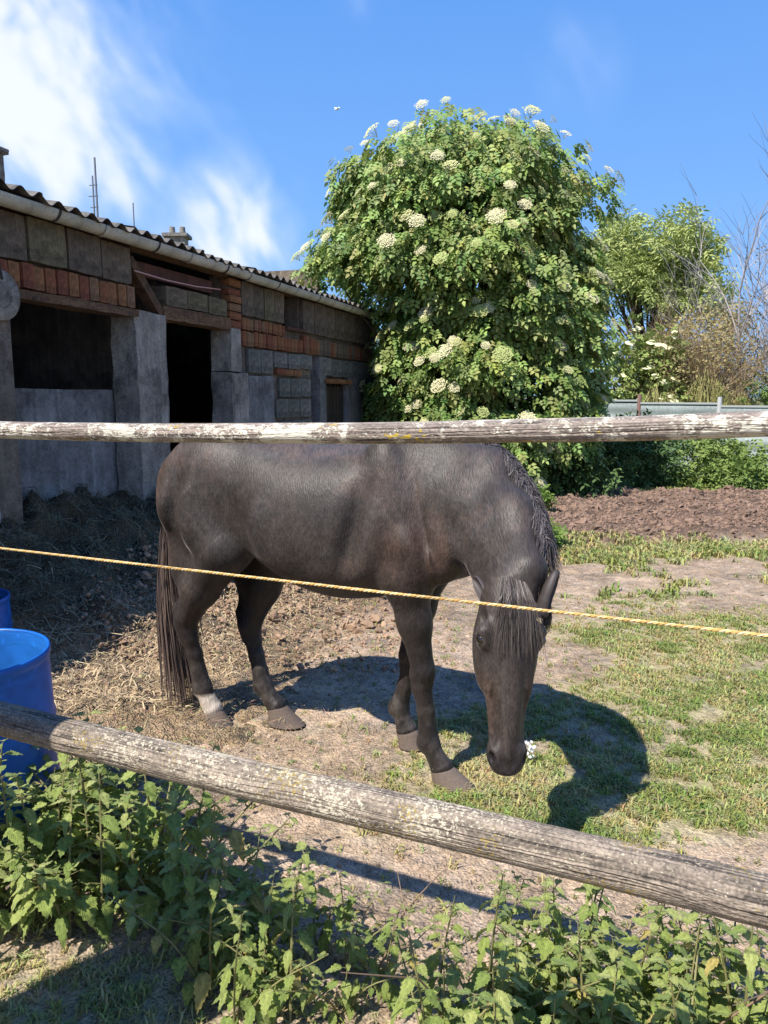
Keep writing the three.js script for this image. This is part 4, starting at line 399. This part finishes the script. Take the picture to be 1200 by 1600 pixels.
  const P = g.attributes.position, N = g.attributes.normal, uv = new Float32Array(P.count * 2), col = new Float32Array(P.count * 3);
  const base = [0.063, 0.052, 0.046], red = [0.145, 0.074, 0.044], dark = [0.024, 0.019, 0.018], white = [0.60, 0.52, 0.44], greyc = [0.092, 0.084, 0.082];
  for (let i = 0; i < P.count; i++) { const x = P.getX(i), y = P.getY(i), z = P.getZ(i); const q = toH(x, y, z), isHead = q[1] > -0.02 && q[2] > -0.22 && Math.abs(q[0]) < 0.13 && z > 0.2;
    const n = fbm(x * 4, y * 4, z * 4 + 30, 4), n2 = fbm(x * 16, y * 10, z * 16, 3); let c = mix3(base, greyc, sstep(-0.1, 0.3, n)); c = mix3(c, red, 0.75 * sstep(-0.66, -0.84, x) * sstep(0.75, 0.95, y) * (1 - sstep(1.28, 1.42, y))); c = mix3(c, red, 0.30 * sstep(0.0, 0.35, n + n2 * 0.4)); c = mix3(c, red, 0.4 * sstep(0.28, 0.45, x) * sstep(0.78, 0.9, y) * (1 - sstep(1.02, 1.2, y)) * (1 - sstep(0.62, 0.7, x))); c = mix3(c, dark, 0.35 * sstep(-0.05, 0.25, fbm(x * 2.2 + 5, y * 1.4, z * 2.2, 3))); c = mix3(c, dark, 0.70 * (1 - sstep(0.5, 0.85, y)) * (isHead ? 0 : 1)); c = mix3(c, [0.10, 0.084, 0.075], 0.6 * (1 - sstep(0.2, 0.5, y)) * sstep(-0.1, 0.2, n2) * (isHead ? 0 : 1));
    if (x < -0.55 && z > 0 && y < 0.165 + 0.02 * n2 && y > 0.0) c = mix3(c, white, sstep(0.175, 0.15, y + n2 * 0.02)); if (isHead) { c = mix3(c, [0.062, 0.047, 0.040], 0.7); c = mix3(c, red, 0.28 * sstep(0.03, 0.07, Math.abs(q[0])) * sstep(0.24, 0.34, q[1]) * (1 - sstep(0.46, 0.52, q[1]))); c = mix3(c, [0.036, 0.031, 0.031], 0.8 * sstep(0.49, 0.57, q[1])); c = mix3(c, [0.02, 0.016, 0.016], sstep(0.003, -0.008, ((Math.abs(q[0]) - 0.054) / 0.012) ** 2 * 0.01 + ((q[1] - 0.56) / 0.021) ** 2 * 0.01 - 0.012)); }
    const k = 0.95 + 0.22 * n2; col[i * 3] = c[0] * k; col[i * 3 + 1] = c[1] * k; col[i * 3 + 2] = c[2] * k; uv[i * 2] = (x * 0.9 - z * 0.436) * 1.2; uv[i * 2 + 1] = (y - 0.12 * x) * 1.2; }
  g.setAttribute('uv', new THREE.BufferAttribute(uv, 2)); g.setAttribute('color', new THREE.BufferAttribute(col, 3));
  const coat = new THREE.MeshPhysicalMaterial({ vertexColors: true, map: T.coat, bumpMap: T.hair, bumpScale: 0.0016, roughness: 0.52, specularIntensity: 0.55, sheen: 0.45, sheenRoughness: 0.5, sheenColor: lin(0.36, 0.33, 0.33) });
  part('body', g, coat, horse);
  // eyes, ears
  for (const s of [1, -1]) { const e = part('eye', new THREE.SphereGeometry(0.0185, 20, 14), new THREE.MeshPhysicalMaterial({ color: lin(0.012, 0.008, 0.006), roughness: 0.08, clearcoat: 1 }), horse); e.position.copy(fromH(0.098 * s, 0.174, -0.020)); }
  const earG = (() => { const pr = [{ k: 0.005, f: egg([0, 0.08, 0], [0.036, 0.092, 0.030]).f }, { k: 0.01, f: bone([0, 0.0, 0], [0, 0.04, 0], 0.028, 0.03).f }, { k: 0.008, cut: true, f: egg([0, 0.085, 0.022], [0.026, 0.078, 0.030]).f }]; return surfaceNets(pr, [-0.06, -0.04, -0.06], [0.06, 0.20, 0.06], 0.003); })();
  const earM = std({ color: lin(0.036, 0.028, 0.026), roughness: 0.6 });
  const ear = (u, t, w, dir, face) => { const m = part('ear', earG, earM, horse); m.position.copy(fromH(u, t, w)); const y = dir.clone().normalize(), z = face.clone().addScaledVector(y, -face.dot(y)).normalize(), x = V().crossVectors(y, z); m.quaternion.setFromRotationMatrix(new THREE.Matrix4().makeBasis(x, y, z)); return m; };
  const dir = (u, t, w) => V().addScaledVector(fx, u).addScaledVector(dn, t).addScaledVector(fz, w);
  ear(0.104, 0.078, -0.030, dir(0.32, -0.94, 0.05), dir(0.85, 0.25, 0.45)).scale.setScalar(0.85); ear(-0.066, 0.055, -0.085, dir(-0.30, -0.70, -0.75), dir(-0.85, 0.1, 0.5)).scale.setScalar(0.72);
  // hooves
  const hoofM = [[0.22, 0.165, 0.13], [0.17, 0.125, 0.10]].map(c => std({ color: lin(...c), roughness: 0.75, map: rep(T.coat, 1, 2), bumpMap: T.hair, bumpScale: 0.002 }));
  const hoof = (c, len, w, toe, mat, turn = 0) => { const pos = [], idx = [], uv = [], n = 28, rows = [[0, 0, 1], [0.25, 0.22, 1.05], [0.6, 0.58, 1.13], [0.93, 0.94, 1.2], [1.0, 1.0, 1.19]]; for (const [t, f, q] of rows) for (let k = 0; k <= n; k++) { const a = k / n * 6.2832, cx = Math.cos(a), sz = Math.sin(a); const ext = cx > 0 ? lerp(0.049, len * 0.62, f) : lerp(0.047, len * 0.40, f); pos.push(c[0] + cx * ext + f * toe, Math.max(0.004, c[1] * (1 - t) + 0.004), c[2] + sz * lerp(0.047, w / 2, f)); uv.push(k / n * 3, t); } for (let j = 0; j < rows.length - 1; j++) for (let k = 0; k < n; k++) { const p = j * (n + 1) + k; idx.push(p, p + 1, p + n + 1, p + 1, p + n + 2, p + n + 1); } const b = pos.length / 3; pos.push(c[0] + toe, 0.004, c[2]); uv.push(0.5, 1); pos.push(c[0], c[1] + 0.012, c[2]); uv.push(0.5, 0); for (let k = 0; k < n; k++) { const p = (rows.length - 1) * (n + 1) + k; idx.push(p, p + 1, b); idx.push(k + 1, k, b + 1); } const hg = geom(pos, idx, uv); const m = part('hoof', hg, mat, horse); return m; };
  hoof([-0.622, 0.082, 0.08], 0.135, 0.13, 0.026, hoofM[0]).userData.label = 'hoof below a white pastern'; hoof([-0.352, 0.085, -0.08], 0.19, 0.155, 0.040, hoofM[1]); hoof([0.606, 0.072, 0.13], 0.185, 0.13, 0.040, hoofM[0]); hoof([0.334, 0.085, -0.12], 0.13, 0.12, 0.02, hoofM[0]);
  // hair
  const r = rng(501); const hairM = c => std({ color: lin(...c), roughness: 0.5 });
  const strand = (pts, w) => { const c = new THREE.CatmullRomCurve3(pts).getPoints(7); return ribbon(c, w, V(r() - 0.5, (r() - 0.5) * 0.4, r() - 0.5).normalize()); };
  { const gs = [[], []]; for (let i = 0; i < 900; i++) { const a = r() * 6.28, q = Math.sqrt(r()), ox = Math.cos(a) * q, oz = Math.sin(a) * q, len = 0.58 + 0.56 * Math.pow(r(), 0.7), y0 = 1.20 - 0.12 * r(); const sw = (r() - 0.5) * 0.05; gs[i % 2].push(strand([V(-0.82 + ox * 0.02, y0, oz * 0.03), V(-0.885 + ox * 0.035, y0 - 0.2 * len, oz * 0.05 + 0.02), V(-0.87 + ox * 0.075, y0 - 0.6 * len, oz * 0.10 + 0.03 + sw * 0.5), V(-0.835 + ox * 0.105 + sw * 0.8, y0 - len * (0.96 + 0.05 * r()), oz * 0.12 + 0.03 + sw)], 0.004 + r() * 0.006)); }
    const t = part('tail', mergeGeometries(gs[0]), hairM([0.062, 0.045, 0.040]), horse); part('tail_hair', mergeGeometries(gs[1]), hairM([0.125, 0.088, 0.072]), t); }
  { // mane along the crest, falling mostly to the far side
    const crest = new THREE.CatmullRomCurve3([V(0.42, 1.455, 0.0), V(0.60, 1.45, -0.012), V(0.79, 1.405, 0.05), V(0.985, 1.25, 0.25), V(1.085, 1.09, 0.44)]); const gs = [[], []]; const far = V(0.34, -0.62, -0.45).normalize(), near = V(-0.16, -0.80, 0.62).normalize();
    for (let i = 0; i < 3800; i++) { const t = 0.95 * Math.pow(r(), 0.85), p = crest.getPoint(t), L = (0.075 + 0.085 * r()) * (1 - 0.25 * t); const toNear = r() < 0.26 + 0.2 * t; const d = (toNear ? near : far).clone().add(V((r() - 0.5) * 0.5, (r() - 0.5) * 0.3, (r() - 0.5) * 0.5)).normalize(); p.add(V((r() - 0.5) * 0.03, 0.0 - 0.006 * r(), (r() - 0.5) * 0.03)); const up = V(0.008, 0.014, -0.004); const tn = crest.getTangent(t); gs[i % 2].push(strand([p, p.clone().add(up).addScaledVector(d, L * 0.22).addScaledVector(tn, 0.03 * r()), p.clone().addScaledVector(d, L * 0.62).add(V(0, -L * 0.10, 0)).addScaledVector(tn, 0.07 * r()), p.clone().addScaledVector(d, L * 0.92).add(V(0, -L * 0.42, 0)).addScaledVector(tn, 0.10 * r())], 0.0016 + r() * 0.0024)); }
    const m = part('mane', mergeGeometries(gs[0]), hairM([0.042, 0.035, 0.037]), horse); part('mane_hair', mergeGeometries(gs[1]), hairM([0.085, 0.074, 0.074]), m); }
  { // forelock down the forehead and tufts at the ear
    const gs = [[], []]; for (let i = 0; i < 520; i++) { const u = (r() - 0.5) * 0.10, L = 0.04 + 0.17 * Math.pow(r(), 1.3), sp = 0.012 + (r() - 0.5) * 0.07 + u * 0.3; gs[i % 2].push(strand([fromH(u * 0.7, -0.035 + 0.02 * r(), -0.02), fromH(u * 0.9 + sp * 0.3, 0.03, 0.018 + 0.01 * r()), fromH(u + sp * 0.7, 0.03 + L * 0.5, 0.026 + 0.006 * r()), fromH(u * 1.1 + sp, 0.03 + L, 0.020 + 0.006 * r())], 0.0014 + r() * 0.0016)); }
    for (let i = 0; i < 150; i++) { const k = r(); gs[i % 2].push(strand([fromH(0.085 + 0.03 * k, 0.02 + 0.03 * r(), -0.06), fromH(0.105 + 0.03 * k, 0.05, -0.045), fromH(0.112 + 0.03 * r(), 0.09, -0.05), fromH(0.105 + 0.04 * r(), 0.11 + 0.05 * r(), -0.06)], 0.003)); }
    const m = part('forelock', mergeGeometries(gs[0]), hairM([0.055, 0.044, 0.040]), horse); part('forelock_hair', mergeGeometries(gs[1]), hairM([0.10, 0.084, 0.076]), m); }
}
// ---------------------------------------------------------------- fence: two rails on posts that stand outside the frame, with an electric rope
const FX = 0.911, FZ = 0.413, FA = 1.255; // along the fence t: x = t FX, z = -FA + t FZ
const fp = (t, h) => V(t * FX, h, -FA + t * FZ);
{
  const o = thing('rail_fence', 'weathered grey two-rail wooden fence with lichen crossing the foreground', 'fence', [0, 0, -FA], -Math.atan2(FZ, FX)); // +x along the rails
  const bar = (t0, t1, hf, ry, rz, flatTop, seed, mat) => { const n = 240, m = 28, pos = [], idx = [], uv = []; for (let i = 0; i <= n; i++) { const t = lerp(t0, t1, i / n), hc = hf(t); for (let k = 0; k <= m; k++) { const a = k / m * 6.2832, c = Math.cos(a), s = Math.sin(a); let y = Math.sign(s) * Math.pow(Math.abs(s), flatTop) * ry, z = Math.sign(c) * Math.pow(Math.abs(c), flatTop) * rz; const d = 1 + 0.05 * fbm(t * 2, c * 0.7 + seed, s * 0.7, 2) + 0.035 * fbm(t * 6, c * 3 + seed, s * 3, 3) + 0.05 * Math.min(0, n3(t * 1.2 + seed, c * 5, s * 5) + 0.25) * 1.2 + 0.02 * n3(t * 30, c * 6, s * 6 + seed); pos.push(t, hc + y * d, z * d); uv.push(k / m, t / 1.3); } } for (let i = 0; i < n; i++) for (let k = 0; k < m; k++) { const p = i * (m + 1) + k; idx.push(p, p + 1, p + m + 1, p + 1, p + m + 2, p + m + 1); } for (const [i, f] of [[0, 1], [n, 0]]) { const c = pos.length / 3; pos.push(lerp(t0, t1, i / n), hf(lerp(t0, t1, i / n)), 0); uv.push(0.5, 0); for (let k = 0; k < m; k++) { const p = i * (m + 1) + k; f ? idx.push(c, p, p + 1) : idx.push(c, p + 1, p); } } return part('rail', geom(pos, idx, uv), mat, o); };
  const topH = spline([-3.1, -0.88, -0.53, -0.24, 0, 0.21, 0.395, 0.56, 2.0], [1.545, 1.532, 1.533, 1.5375, 1.542, 1.549, 1.556, 1.565, 1.63]);
  const a = bar(-3.2, 2.1, topH, 0.0175, 0.037, 0.75, 3, std({ color: lin(0.80, 0.78, 0.75), map: T.woodW, bumpMap: T.woodB, bumpScale: 0.006, roughness: 0.92 })); a.userData.label = 'upper rail, flat and spotted with white lichen';
  const b = bar(-3.2, 2.1, t => 0.884 + 0.004 * Math.sin(t * 3.1) - 0.001 * t, 0.0365, 0.0365, 1, 11, std({ color: lin(0.70, 0.665, 0.62), map: T.wood, bumpMap: T.woodB, bumpScale: 0.008, roughness: 0.92 })); b.userData.label = 'lower rail, a thick round grey pole';
  for (const t of [-3.1, 2.0]) { const g = tube([V(t, -0.1, -0.095), V(t, 0.6, -0.095), V(t, 1.2, -0.093), V(t, 1.68, -0.095)], [0.065, 0.062, 0.06, 0.056], 18); part('post', g, MAT.oldwood, o); }
}
{ // three-strand twisted rope
  const o = thing('electric_rope', 'thin yellow twisted electric fence rope stretched between the rails before the horse', 'rope', [0, 0, -FA], -Math.atan2(FZ, FX));
  const cols = [[0.54, 0.36, 0.12], [0.54, 0.43, 0.25], [0.46, 0.27, 0.075]]; for (let k = 0; k < 3; k++) { const pts = [], n = 1900; for (let i = 0; i <= n; i++) { const t = lerp(-3.05, 1.95, i / n), a = t / 0.024 * 6.2832 + k * 2.0944; pts.push(V(t, 1.2765 + 0.0035 * Math.abs(t) * 0.3 + Math.sin(a) * 0.0013, Math.cos(a) * 0.0013)); } part('rope_strand', tube(pts, 0.0015, 5), std({ color: lin(...cols[k]), roughness: 0.55 }), o); }
  for (const t of [-3.05, 1.95]) part('insulator', new THREE.CylinderGeometry(0.014, 0.018, 0.06, 12).rotateX(Math.PI / 2).translate(t, 1.277, -0.03), MAT.dark, o);
}
{ // unseen pier added left of the photographer to cast shade across rail and weeds
  const o = thing('added_pier', 'unseen pier added left of the view to shade the fence', 'pier', [-1.41, 0, -1.17], 0.75); const g = new THREE.BoxGeometry(0.50, 1.84, 0.42, 6, 20, 6), P = g.attributes.position; for (let i = 0; i < P.count; i++) { const k = 0.012 * n3(P.getX(i) * 6, P.getY(i) * 6, P.getZ(i) * 6); P.setXYZ(i, P.getX(i) * (1 + k), P.getY(i), P.getZ(i) * (1 + k)); } g.computeVertexNormals(); g.translate(0, 0.92, 0); part('shaft', g, MAT.concrete, o); const c = new THREE.ConeGeometry(0.36, 0.14, 4, 1); c.rotateY(Math.PI / 4); c.scale(1.05, 1, 0.9); c.translate(0, 1.911, 0); part('cap', c, MAT.concrete, o);
}
// ---------------------------------------------------------------- barrels
{
  const blue = new THREE.MeshPhysicalMaterial({ color: lin(0.012, 0.15, 0.60), roughness: 0.38, map: T.scuff, specularIntensity: 0.6 }), lidM = new THREE.MeshPhysicalMaterial({ color: lin(0.02, 0.19, 0.66), roughness: 0.45, map: T.scuff });
  const barrel = (label, pos, R, H) => { const o = thing('plastic_barrel', label, 'barrel', pos, 0.4); const pr = [[0, 0.01], [R * 0.9, 0.0], [R * 0.965, 0.02], [R * 0.985, H * 0.1], [R, H * 0.3], [R * 1.012, H * 0.33], [R, H * 0.36], [R * 0.995, H * 0.62], [R * 1.01, H * 0.65], [R * 0.99, H * 0.68], [R * 0.975, H * 0.9], [R * 0.965, H - 0.03]].map(p => new THREE.Vector2(...p)); part('body', new THREE.LatheGeometry(pr, 64), blue, o);
    const rim = [[R * 0.96, H - 0.036], [R * 0.985, H - 0.034], [R * 0.992, H - 0.012], [R * 0.985, H - 0.002], [R * 0.965, H], [R * 0.95, H - 0.006]].map(p => new THREE.Vector2(...p)); part('rim', new THREE.LatheGeometry(rim, 64), blue, o);
    const inn = [[R * 0.955, H - 0.004], [R * 0.950, H - 0.03], [R * 0.962, H * 0.9], [R * 0.978, H * 0.66], [R * 0.985, H * 0.34], [R * 0.95, 0.03], [R * 0.9, 0.012], [0, 0.014]].map(p => new THREE.Vector2(...p)); part('inner_wall', new THREE.LatheGeometry(inn, 64), lidM, o); const dm = std({ color: lin(0.26, 0.24, 0.20), map: T.grain }); const wl = new THREE.CircleGeometry(R * 0.965, 40); wl.rotateX(-Math.PI / 2); wl.translate(0, H * 0.36, 0); part('feed', wl, dm, o); return o; };
  barrel('large open blue plastic barrel behind the lower rail at the left edge', [-1.475, 0, -2.56], 0.30, 0.725); barrel('small blue barrel farther back at the left edge before the manure heap', [-2.345, 0, -4.15], 0.25, 0.50);
}
{ // made-up sack in place of a pale bulge taken for a muzzle
  const o = thing('stand_in_sack', 'made-up pale grey sack with brown foot standing in for an unidentified bulge on the manure heap at the left edge', 'sack', [-2.78, heapHeight(-2.78, 5.05) - 0.06, -5.05]); const g = new THREE.SphereGeometry(1, 40, 30), P = g.attributes.position, c = []; for (let i = 0; i < P.count; i++) { let x = P.getX(i), y = P.getY(i), z = P.getZ(i); const b = 1 - 0.35 * sstep(0.2, 1, y), k = 1 + 0.05 * fbm(x * 3, y * 5, z * 3, 3); P.setXYZ(i, x * 0.22 * b * k, y * 0.27 + 0.25, z * 0.18 * b * k); c.push(...mix3([0.30, 0.18, 0.12], [0.50, 0.52, 0.56], sstep(-0.75, -0.35, y + 0.2 * n3(x * 4, y * 4, z * 4)))); } g.setAttribute('color', new THREE.Float32BufferAttribute(c, 3)); g.computeVertexNormals(); part('bag', g, std({ vertexColors: true, map: T.scuff, bumpMap: T.concreteB, bumpScale: 0.01 }), o); part('knot', tube([V(0, 0.49, 0), V(0.01, 0.53, 0), V(0.03, 0.58, 0.01)], [0.05, 0.025, 0.06], 12), std({ color: lin(0.5, 0.52, 0.56), map: T.scuff }), o);
}
{ // white flower beside the muzzle
  const o = thing('white_flower', 'small white flower on a thin stalk beside the muzzle of the horse', 'flower', [0.65, 0, -3.2]); part('stem', tube([V(0, 0, 0), V(-0.008, 0.03, 0.005), V(-0.015, 0.065, 0.01)], [0.0022, 0.0018, 0.0014], 5), std({ color: lin(0.10, 0.16, 0.04) }), o); const pm = leafMat(lin(0.86, 0.86, 0.84), 0.3, 0.7), cl = new THREE.CircleGeometry(0.0075, 8); const r = rng(61);
  for (let k = 0; k < 22; k++) { const m = part('petal', cl, pm, o); m.position.set(-0.015 + (r() - 0.5) * 0.058, 0.075 + (r() - 0.5) * 0.075, 0.012 + (r() - 0.5) * 0.03); m.rotation.set(-0.6 + (r() - 0.5), (r() - 0.5) * 1.5, r()); } for (let k = 0; k < 5; k++) { const m = part('leaf', leaflet(0.04, 0.012), leafMat(lin(0.10, 0.18, 0.04)), o); m.position.set(-0.006, 0.01 + k * 0.012, 0.005); m.rotation.set(-0.3, k * 2.1, 0); } }
{ const o = thing('pale_stone', 'small pale stone on the dirt beside the mane of the horse', 'stone', [1.98, 0.02, -9.0]); const g = new THREE.IcosahedronGeometry(0.10, 3), P = g.attributes.position; for (let i = 0; i < P.count; i++) { const k = 1 + 0.35 * n3(P.getX(i) * 12, P.getY(i) * 12, P.getZ(i) * 12); P.setXYZ(i, P.getX(i) * k * 1.2, P.getY(i) * k * 0.8, P.getZ(i) * k); } g.computeVertexNormals(); part('stone', g, std({ color: lin(0.55, 0.52, 0.46), map: T.grain }), o); }

// ---------------------------------------------------------------- nettle-like weeds under the fence
function weedLeaf(l, w, teeth, droop, fold, seed) { const q = rng(seed), n = teeth, pos = [], idx = [], uv = []; const wd = t => w * 0.5 * Math.pow(Math.sin(Math.PI * Math.pow(t, 0.62)), 0.85) * (1 - 0.25 * t) + 0.0006; for (let i = 0; i <= n; i++) { const t = i / n, z = t * l, y = -droop * l * t * t + 0.02 * l * Math.sin(t * 9 + seed); pos.push(0, y, z); uv.push(0.5, t); for (const s of [-1, 1]) { const a = wd(t) * (i % 2 ? 1.13 : 0.90) * (0.95 + q() * 0.1), ripple = 0.05 * w * Math.sin(i * 2.1 + s); pos.push(s * a * 0.55, y + fold * a * 0.55 + ripple * 0.8, z - (i % 2 ? 0 : 0.012 * l)); uv.push(0.5 + s * 0.25, t); pos.push(s * a, y + fold * a * 0.75 - droop * 0.25 * a + ripple, z + (i % 2 ? 0.02 * l : -0.02 * l)); uv.push(0.5 + s * 0.5, t); } }
  for (let i = 0; i < n; i++) { const a = i * 5, b = a + 5; for (const [m, k] of [[1, 2], [3, 4]]) { const L = m === 1; const tri = (x, y, z) => L ? idx.push(x, z, y) : idx.push(x, y, z); tri(a, b, a + m); tri(b, b + m, a + m); tri(a + m, b + m, a + k); tri(b + m, b + k, a + k); } } return geom(pos, idx, uv); }
{
  T.leaf = tex(256, 256, 71, (u, v, N) => { const x = Math.abs(u - 0.5), vein = Math.abs(((v * 8 - x * 7) % 1 + 1) % 1 - 0.5) < 0.05 || x < 0.022; const k = 0.88 + 0.2 * (N(u, v, 30, 30) - 0.5) + 0.22 * (N(u, v, 6, 6) - 0.5); return vein ? [k + 0.10, k + 0.09, k + 0.06] : [k, k, k * 0.96]; });
  T.leafB = tex(256, 256, 72, (u, v, N) => { const x = Math.abs(u - 0.5), q = Math.abs(((v * 8 - x * 7) % 1 + 1) % 1 - 0.5); return 0.25 + Math.min(q, 0.35) * 1.6 + 0.15 * N(u, v, 40, 40) - (x < 0.03 ? 0.3 : 0); }, false);
  const geos = [0, 1, 2, 3].map(k => weedLeaf(0.10, [0.060, 0.052, 0.070, 0.046][k], 13, [0.18, 0.35, 0.10, 0.5][k], [0.30, 0.15, 0.4, 0.2][k], 30 + k));
  const greens = [[0.31, 0.39, 0.095], [0.38, 0.45, 0.13], [0.25, 0.34, 0.085], [0.45, 0.50, 0.17], [0.56, 0.46, 0.15]].map(c => leafMat(lin(...c), 0.40, 0.8, { map: T.leaf, bumpMap: T.leafB, bumpScale: 0.0012 })); const stemM = std({ color: lin(0.17, 0.16, 0.06), roughness: 0.7 });
  const protos = []; for (let v = 0; v < 10; v++) { const r = rng(600 + v), g = new THREE.Group(); const st = []; const H = 1, nS = 2 + (v % 2); for (let s = 0; s < nS; s++) { const a = r() * 6.28, ln = s ? 0.16 + r() * 0.2 : 0.06, hh = s ? 0.5 + 0.35 * r() : 1; const tip = V(Math.cos(a) * ln, 0.42 * hh, Math.sin(a) * ln), mid = V(tip.x * 0.35, tip.y * 0.55, tip.z * 0.35); const cv = new THREE.CatmullRomCurve3([V(0, -0.02, 0), mid, tip]); st.push(tube(cv.getPoints(8), [0.0042, 0.004, 0.0038, 0.0036, 0.0033, 0.003, 0.0026, 0.002, 0.0014], 5)); const lev = Math.round(7 + 4 * hh); for (let i = 0; i < lev; i++) { const t = 0.22 + 0.78 * i / (lev - 1), p = cv.getPoint(t), az = i * 1.571 + r() * 0.5, size = (1.05 - 0.62 * Math.pow(t, 2.4)) * (0.75 + 0.4 * r()); for (const k of [0, Math.PI]) { if (r() < 0.08) continue; const an = az + k, out = 0.008 + 0.03 * (1 - t); st.push(tube([p, V(p.x + Math.sin(an) * out, p.y + out * 0.35, p.z + Math.cos(an) * out)], 0.0013, 3, false)); const m = part('leaf', geos[Math.floor(r() * 4)], greens[r() < 0.06 ? 4 : Math.floor(r() * 3) + (t > 0.8 ? 1 : 0)], g); m.position.set(p.x + Math.sin(an) * out, p.y + out * 0.35, p.z + Math.cos(an) * out); m.rotation.order = 'YXZ'; m.rotation.set(0.62 - 0.70 * t + (r() - 0.3) * 0.5, an + (r() - 0.5) * 0.3, (r() - 0.5) * 0.4); m.scale.setScalar(size * 0.80 * (0.6 + 0.6 * r())); } } } part('stem', mergeGeometries(st.map(q => { q.deleteAttribute('uv'); return q; })), stemM, g); protos.push(g); }
  const r = rng(650); const plant = (x, a, s, zone) => { const g = protos[Math.floor(r() * protos.length)].clone(); g.name = numbered('leafy_weed'); g.position.set(x, 0, -a); g.rotation.set((r() - 0.5) * 0.2, r() * 6.28, (r() - 0.5) * 0.2); g.scale.setScalar(s); scene.add(g); tag(g, ...zone); };
  const Z = [['green nettle-like weed in the tall leafy patch at lower left below the rail', 'weed', 'leafy weeds in the lower left patch'], ['nettle-like weed in the gap between the lower left and lower right leafy patches', 'weed', 'leafy weeds between the two patches'], ['pale green leafy weed in the low dense patch at lower right', 'weed', 'leafy weeds in the lower right patch']];
  const spots = []; const ok = (x, a, d) => { if (spots.some(p => Math.hypot(p[0] - x, p[1] - a) < d)) return false; spots.push([x, a]); return true; };
  for (let i = 0; i < 900; i++) { const x = -1.35 + r() * 1.15, a = 1.62 + r() * 1.0; if (a > 2.60 - 0.62 * sstep(-1.1, -0.25, x)) continue; if (x < -0.62 && a < 1.95 + 0.05 * r()) continue; if (a < 1.72 + 0.35 * sstep(-0.45, -0.6, x)) continue; if (!ok(x, a, 0.088)) continue; plant(x, a, 0.95 + r() * 0.35 - 0.25 * sstep(-0.7, -0.2, x), Z[0]); }
  for (let i = 0; i < 300; i++) { const x = -0.25 + r() * 0.40, a = 1.72 + r() * 0.42; if (a > 2.12 - 0.35 * sstep(-0.2, 0.1, x)) continue; if (!ok(x, a, 0.12)) continue; plant(x, a, 0.6 + r() * 0.35, Z[1]); }
  for (let i = 0; i < 1200; i++) { const x = 0.10 + r() * 0.98, a = 1.36 + r() * 0.5; if (a > 1.74 + 0.14 * Math.sin((x - 0.1) * 4.2)) continue; if (!ok(x, a, 0.078)) continue; plant(x, a, 0.70 + r() * 0.36, Z[2]); }
  // dry stalks among the weeds
  for (const [i, [x, a, l, t, lean]] of [[0.62, 1.62, 0.55, 0.4, 0.9], [-0.05, 1.85, 0.4, -0.5, 0.6], [-0.55, 2.2, 0.45, 1.2, 0.5], [0.25, 1.7, 0.5, 2.6, 0.8]].entries()) { const o = thing('dry_stalk', ['thin brown dry stalk leaning through the lower right weeds', 'thin dry stalk standing between the two weed patches', 'thin dry stalk in the lower left weeds', 'thin brown stalk at the left end of the lower right weeds'][i], 'stalk', [x, 0, -a]); part('stem', tube([V(0, 0, 0), V(Math.cos(t) * l * lean * 0.5, l * 0.55, Math.sin(t) * l * lean * 0.5), V(Math.cos(t) * l * lean, l * 0.75, Math.sin(t) * l * lean)], [0.003, 0.0026, 0.0012], 5), std({ color: lin(0.20, 0.13, 0.08) }), o); part('twig', tube([V(Math.cos(t) * l * lean * 0.5, l * 0.55, Math.sin(t) * l * lean * 0.5), V(Math.cos(t + 1) * l * lean * 0.6, l * 0.8, Math.sin(t + 1) * l * lean * 0.6)], [0.002, 0.001], 4), std({ color: lin(0.22, 0.15, 0.09) }), o); }
}
renderer.render(scene, camera);
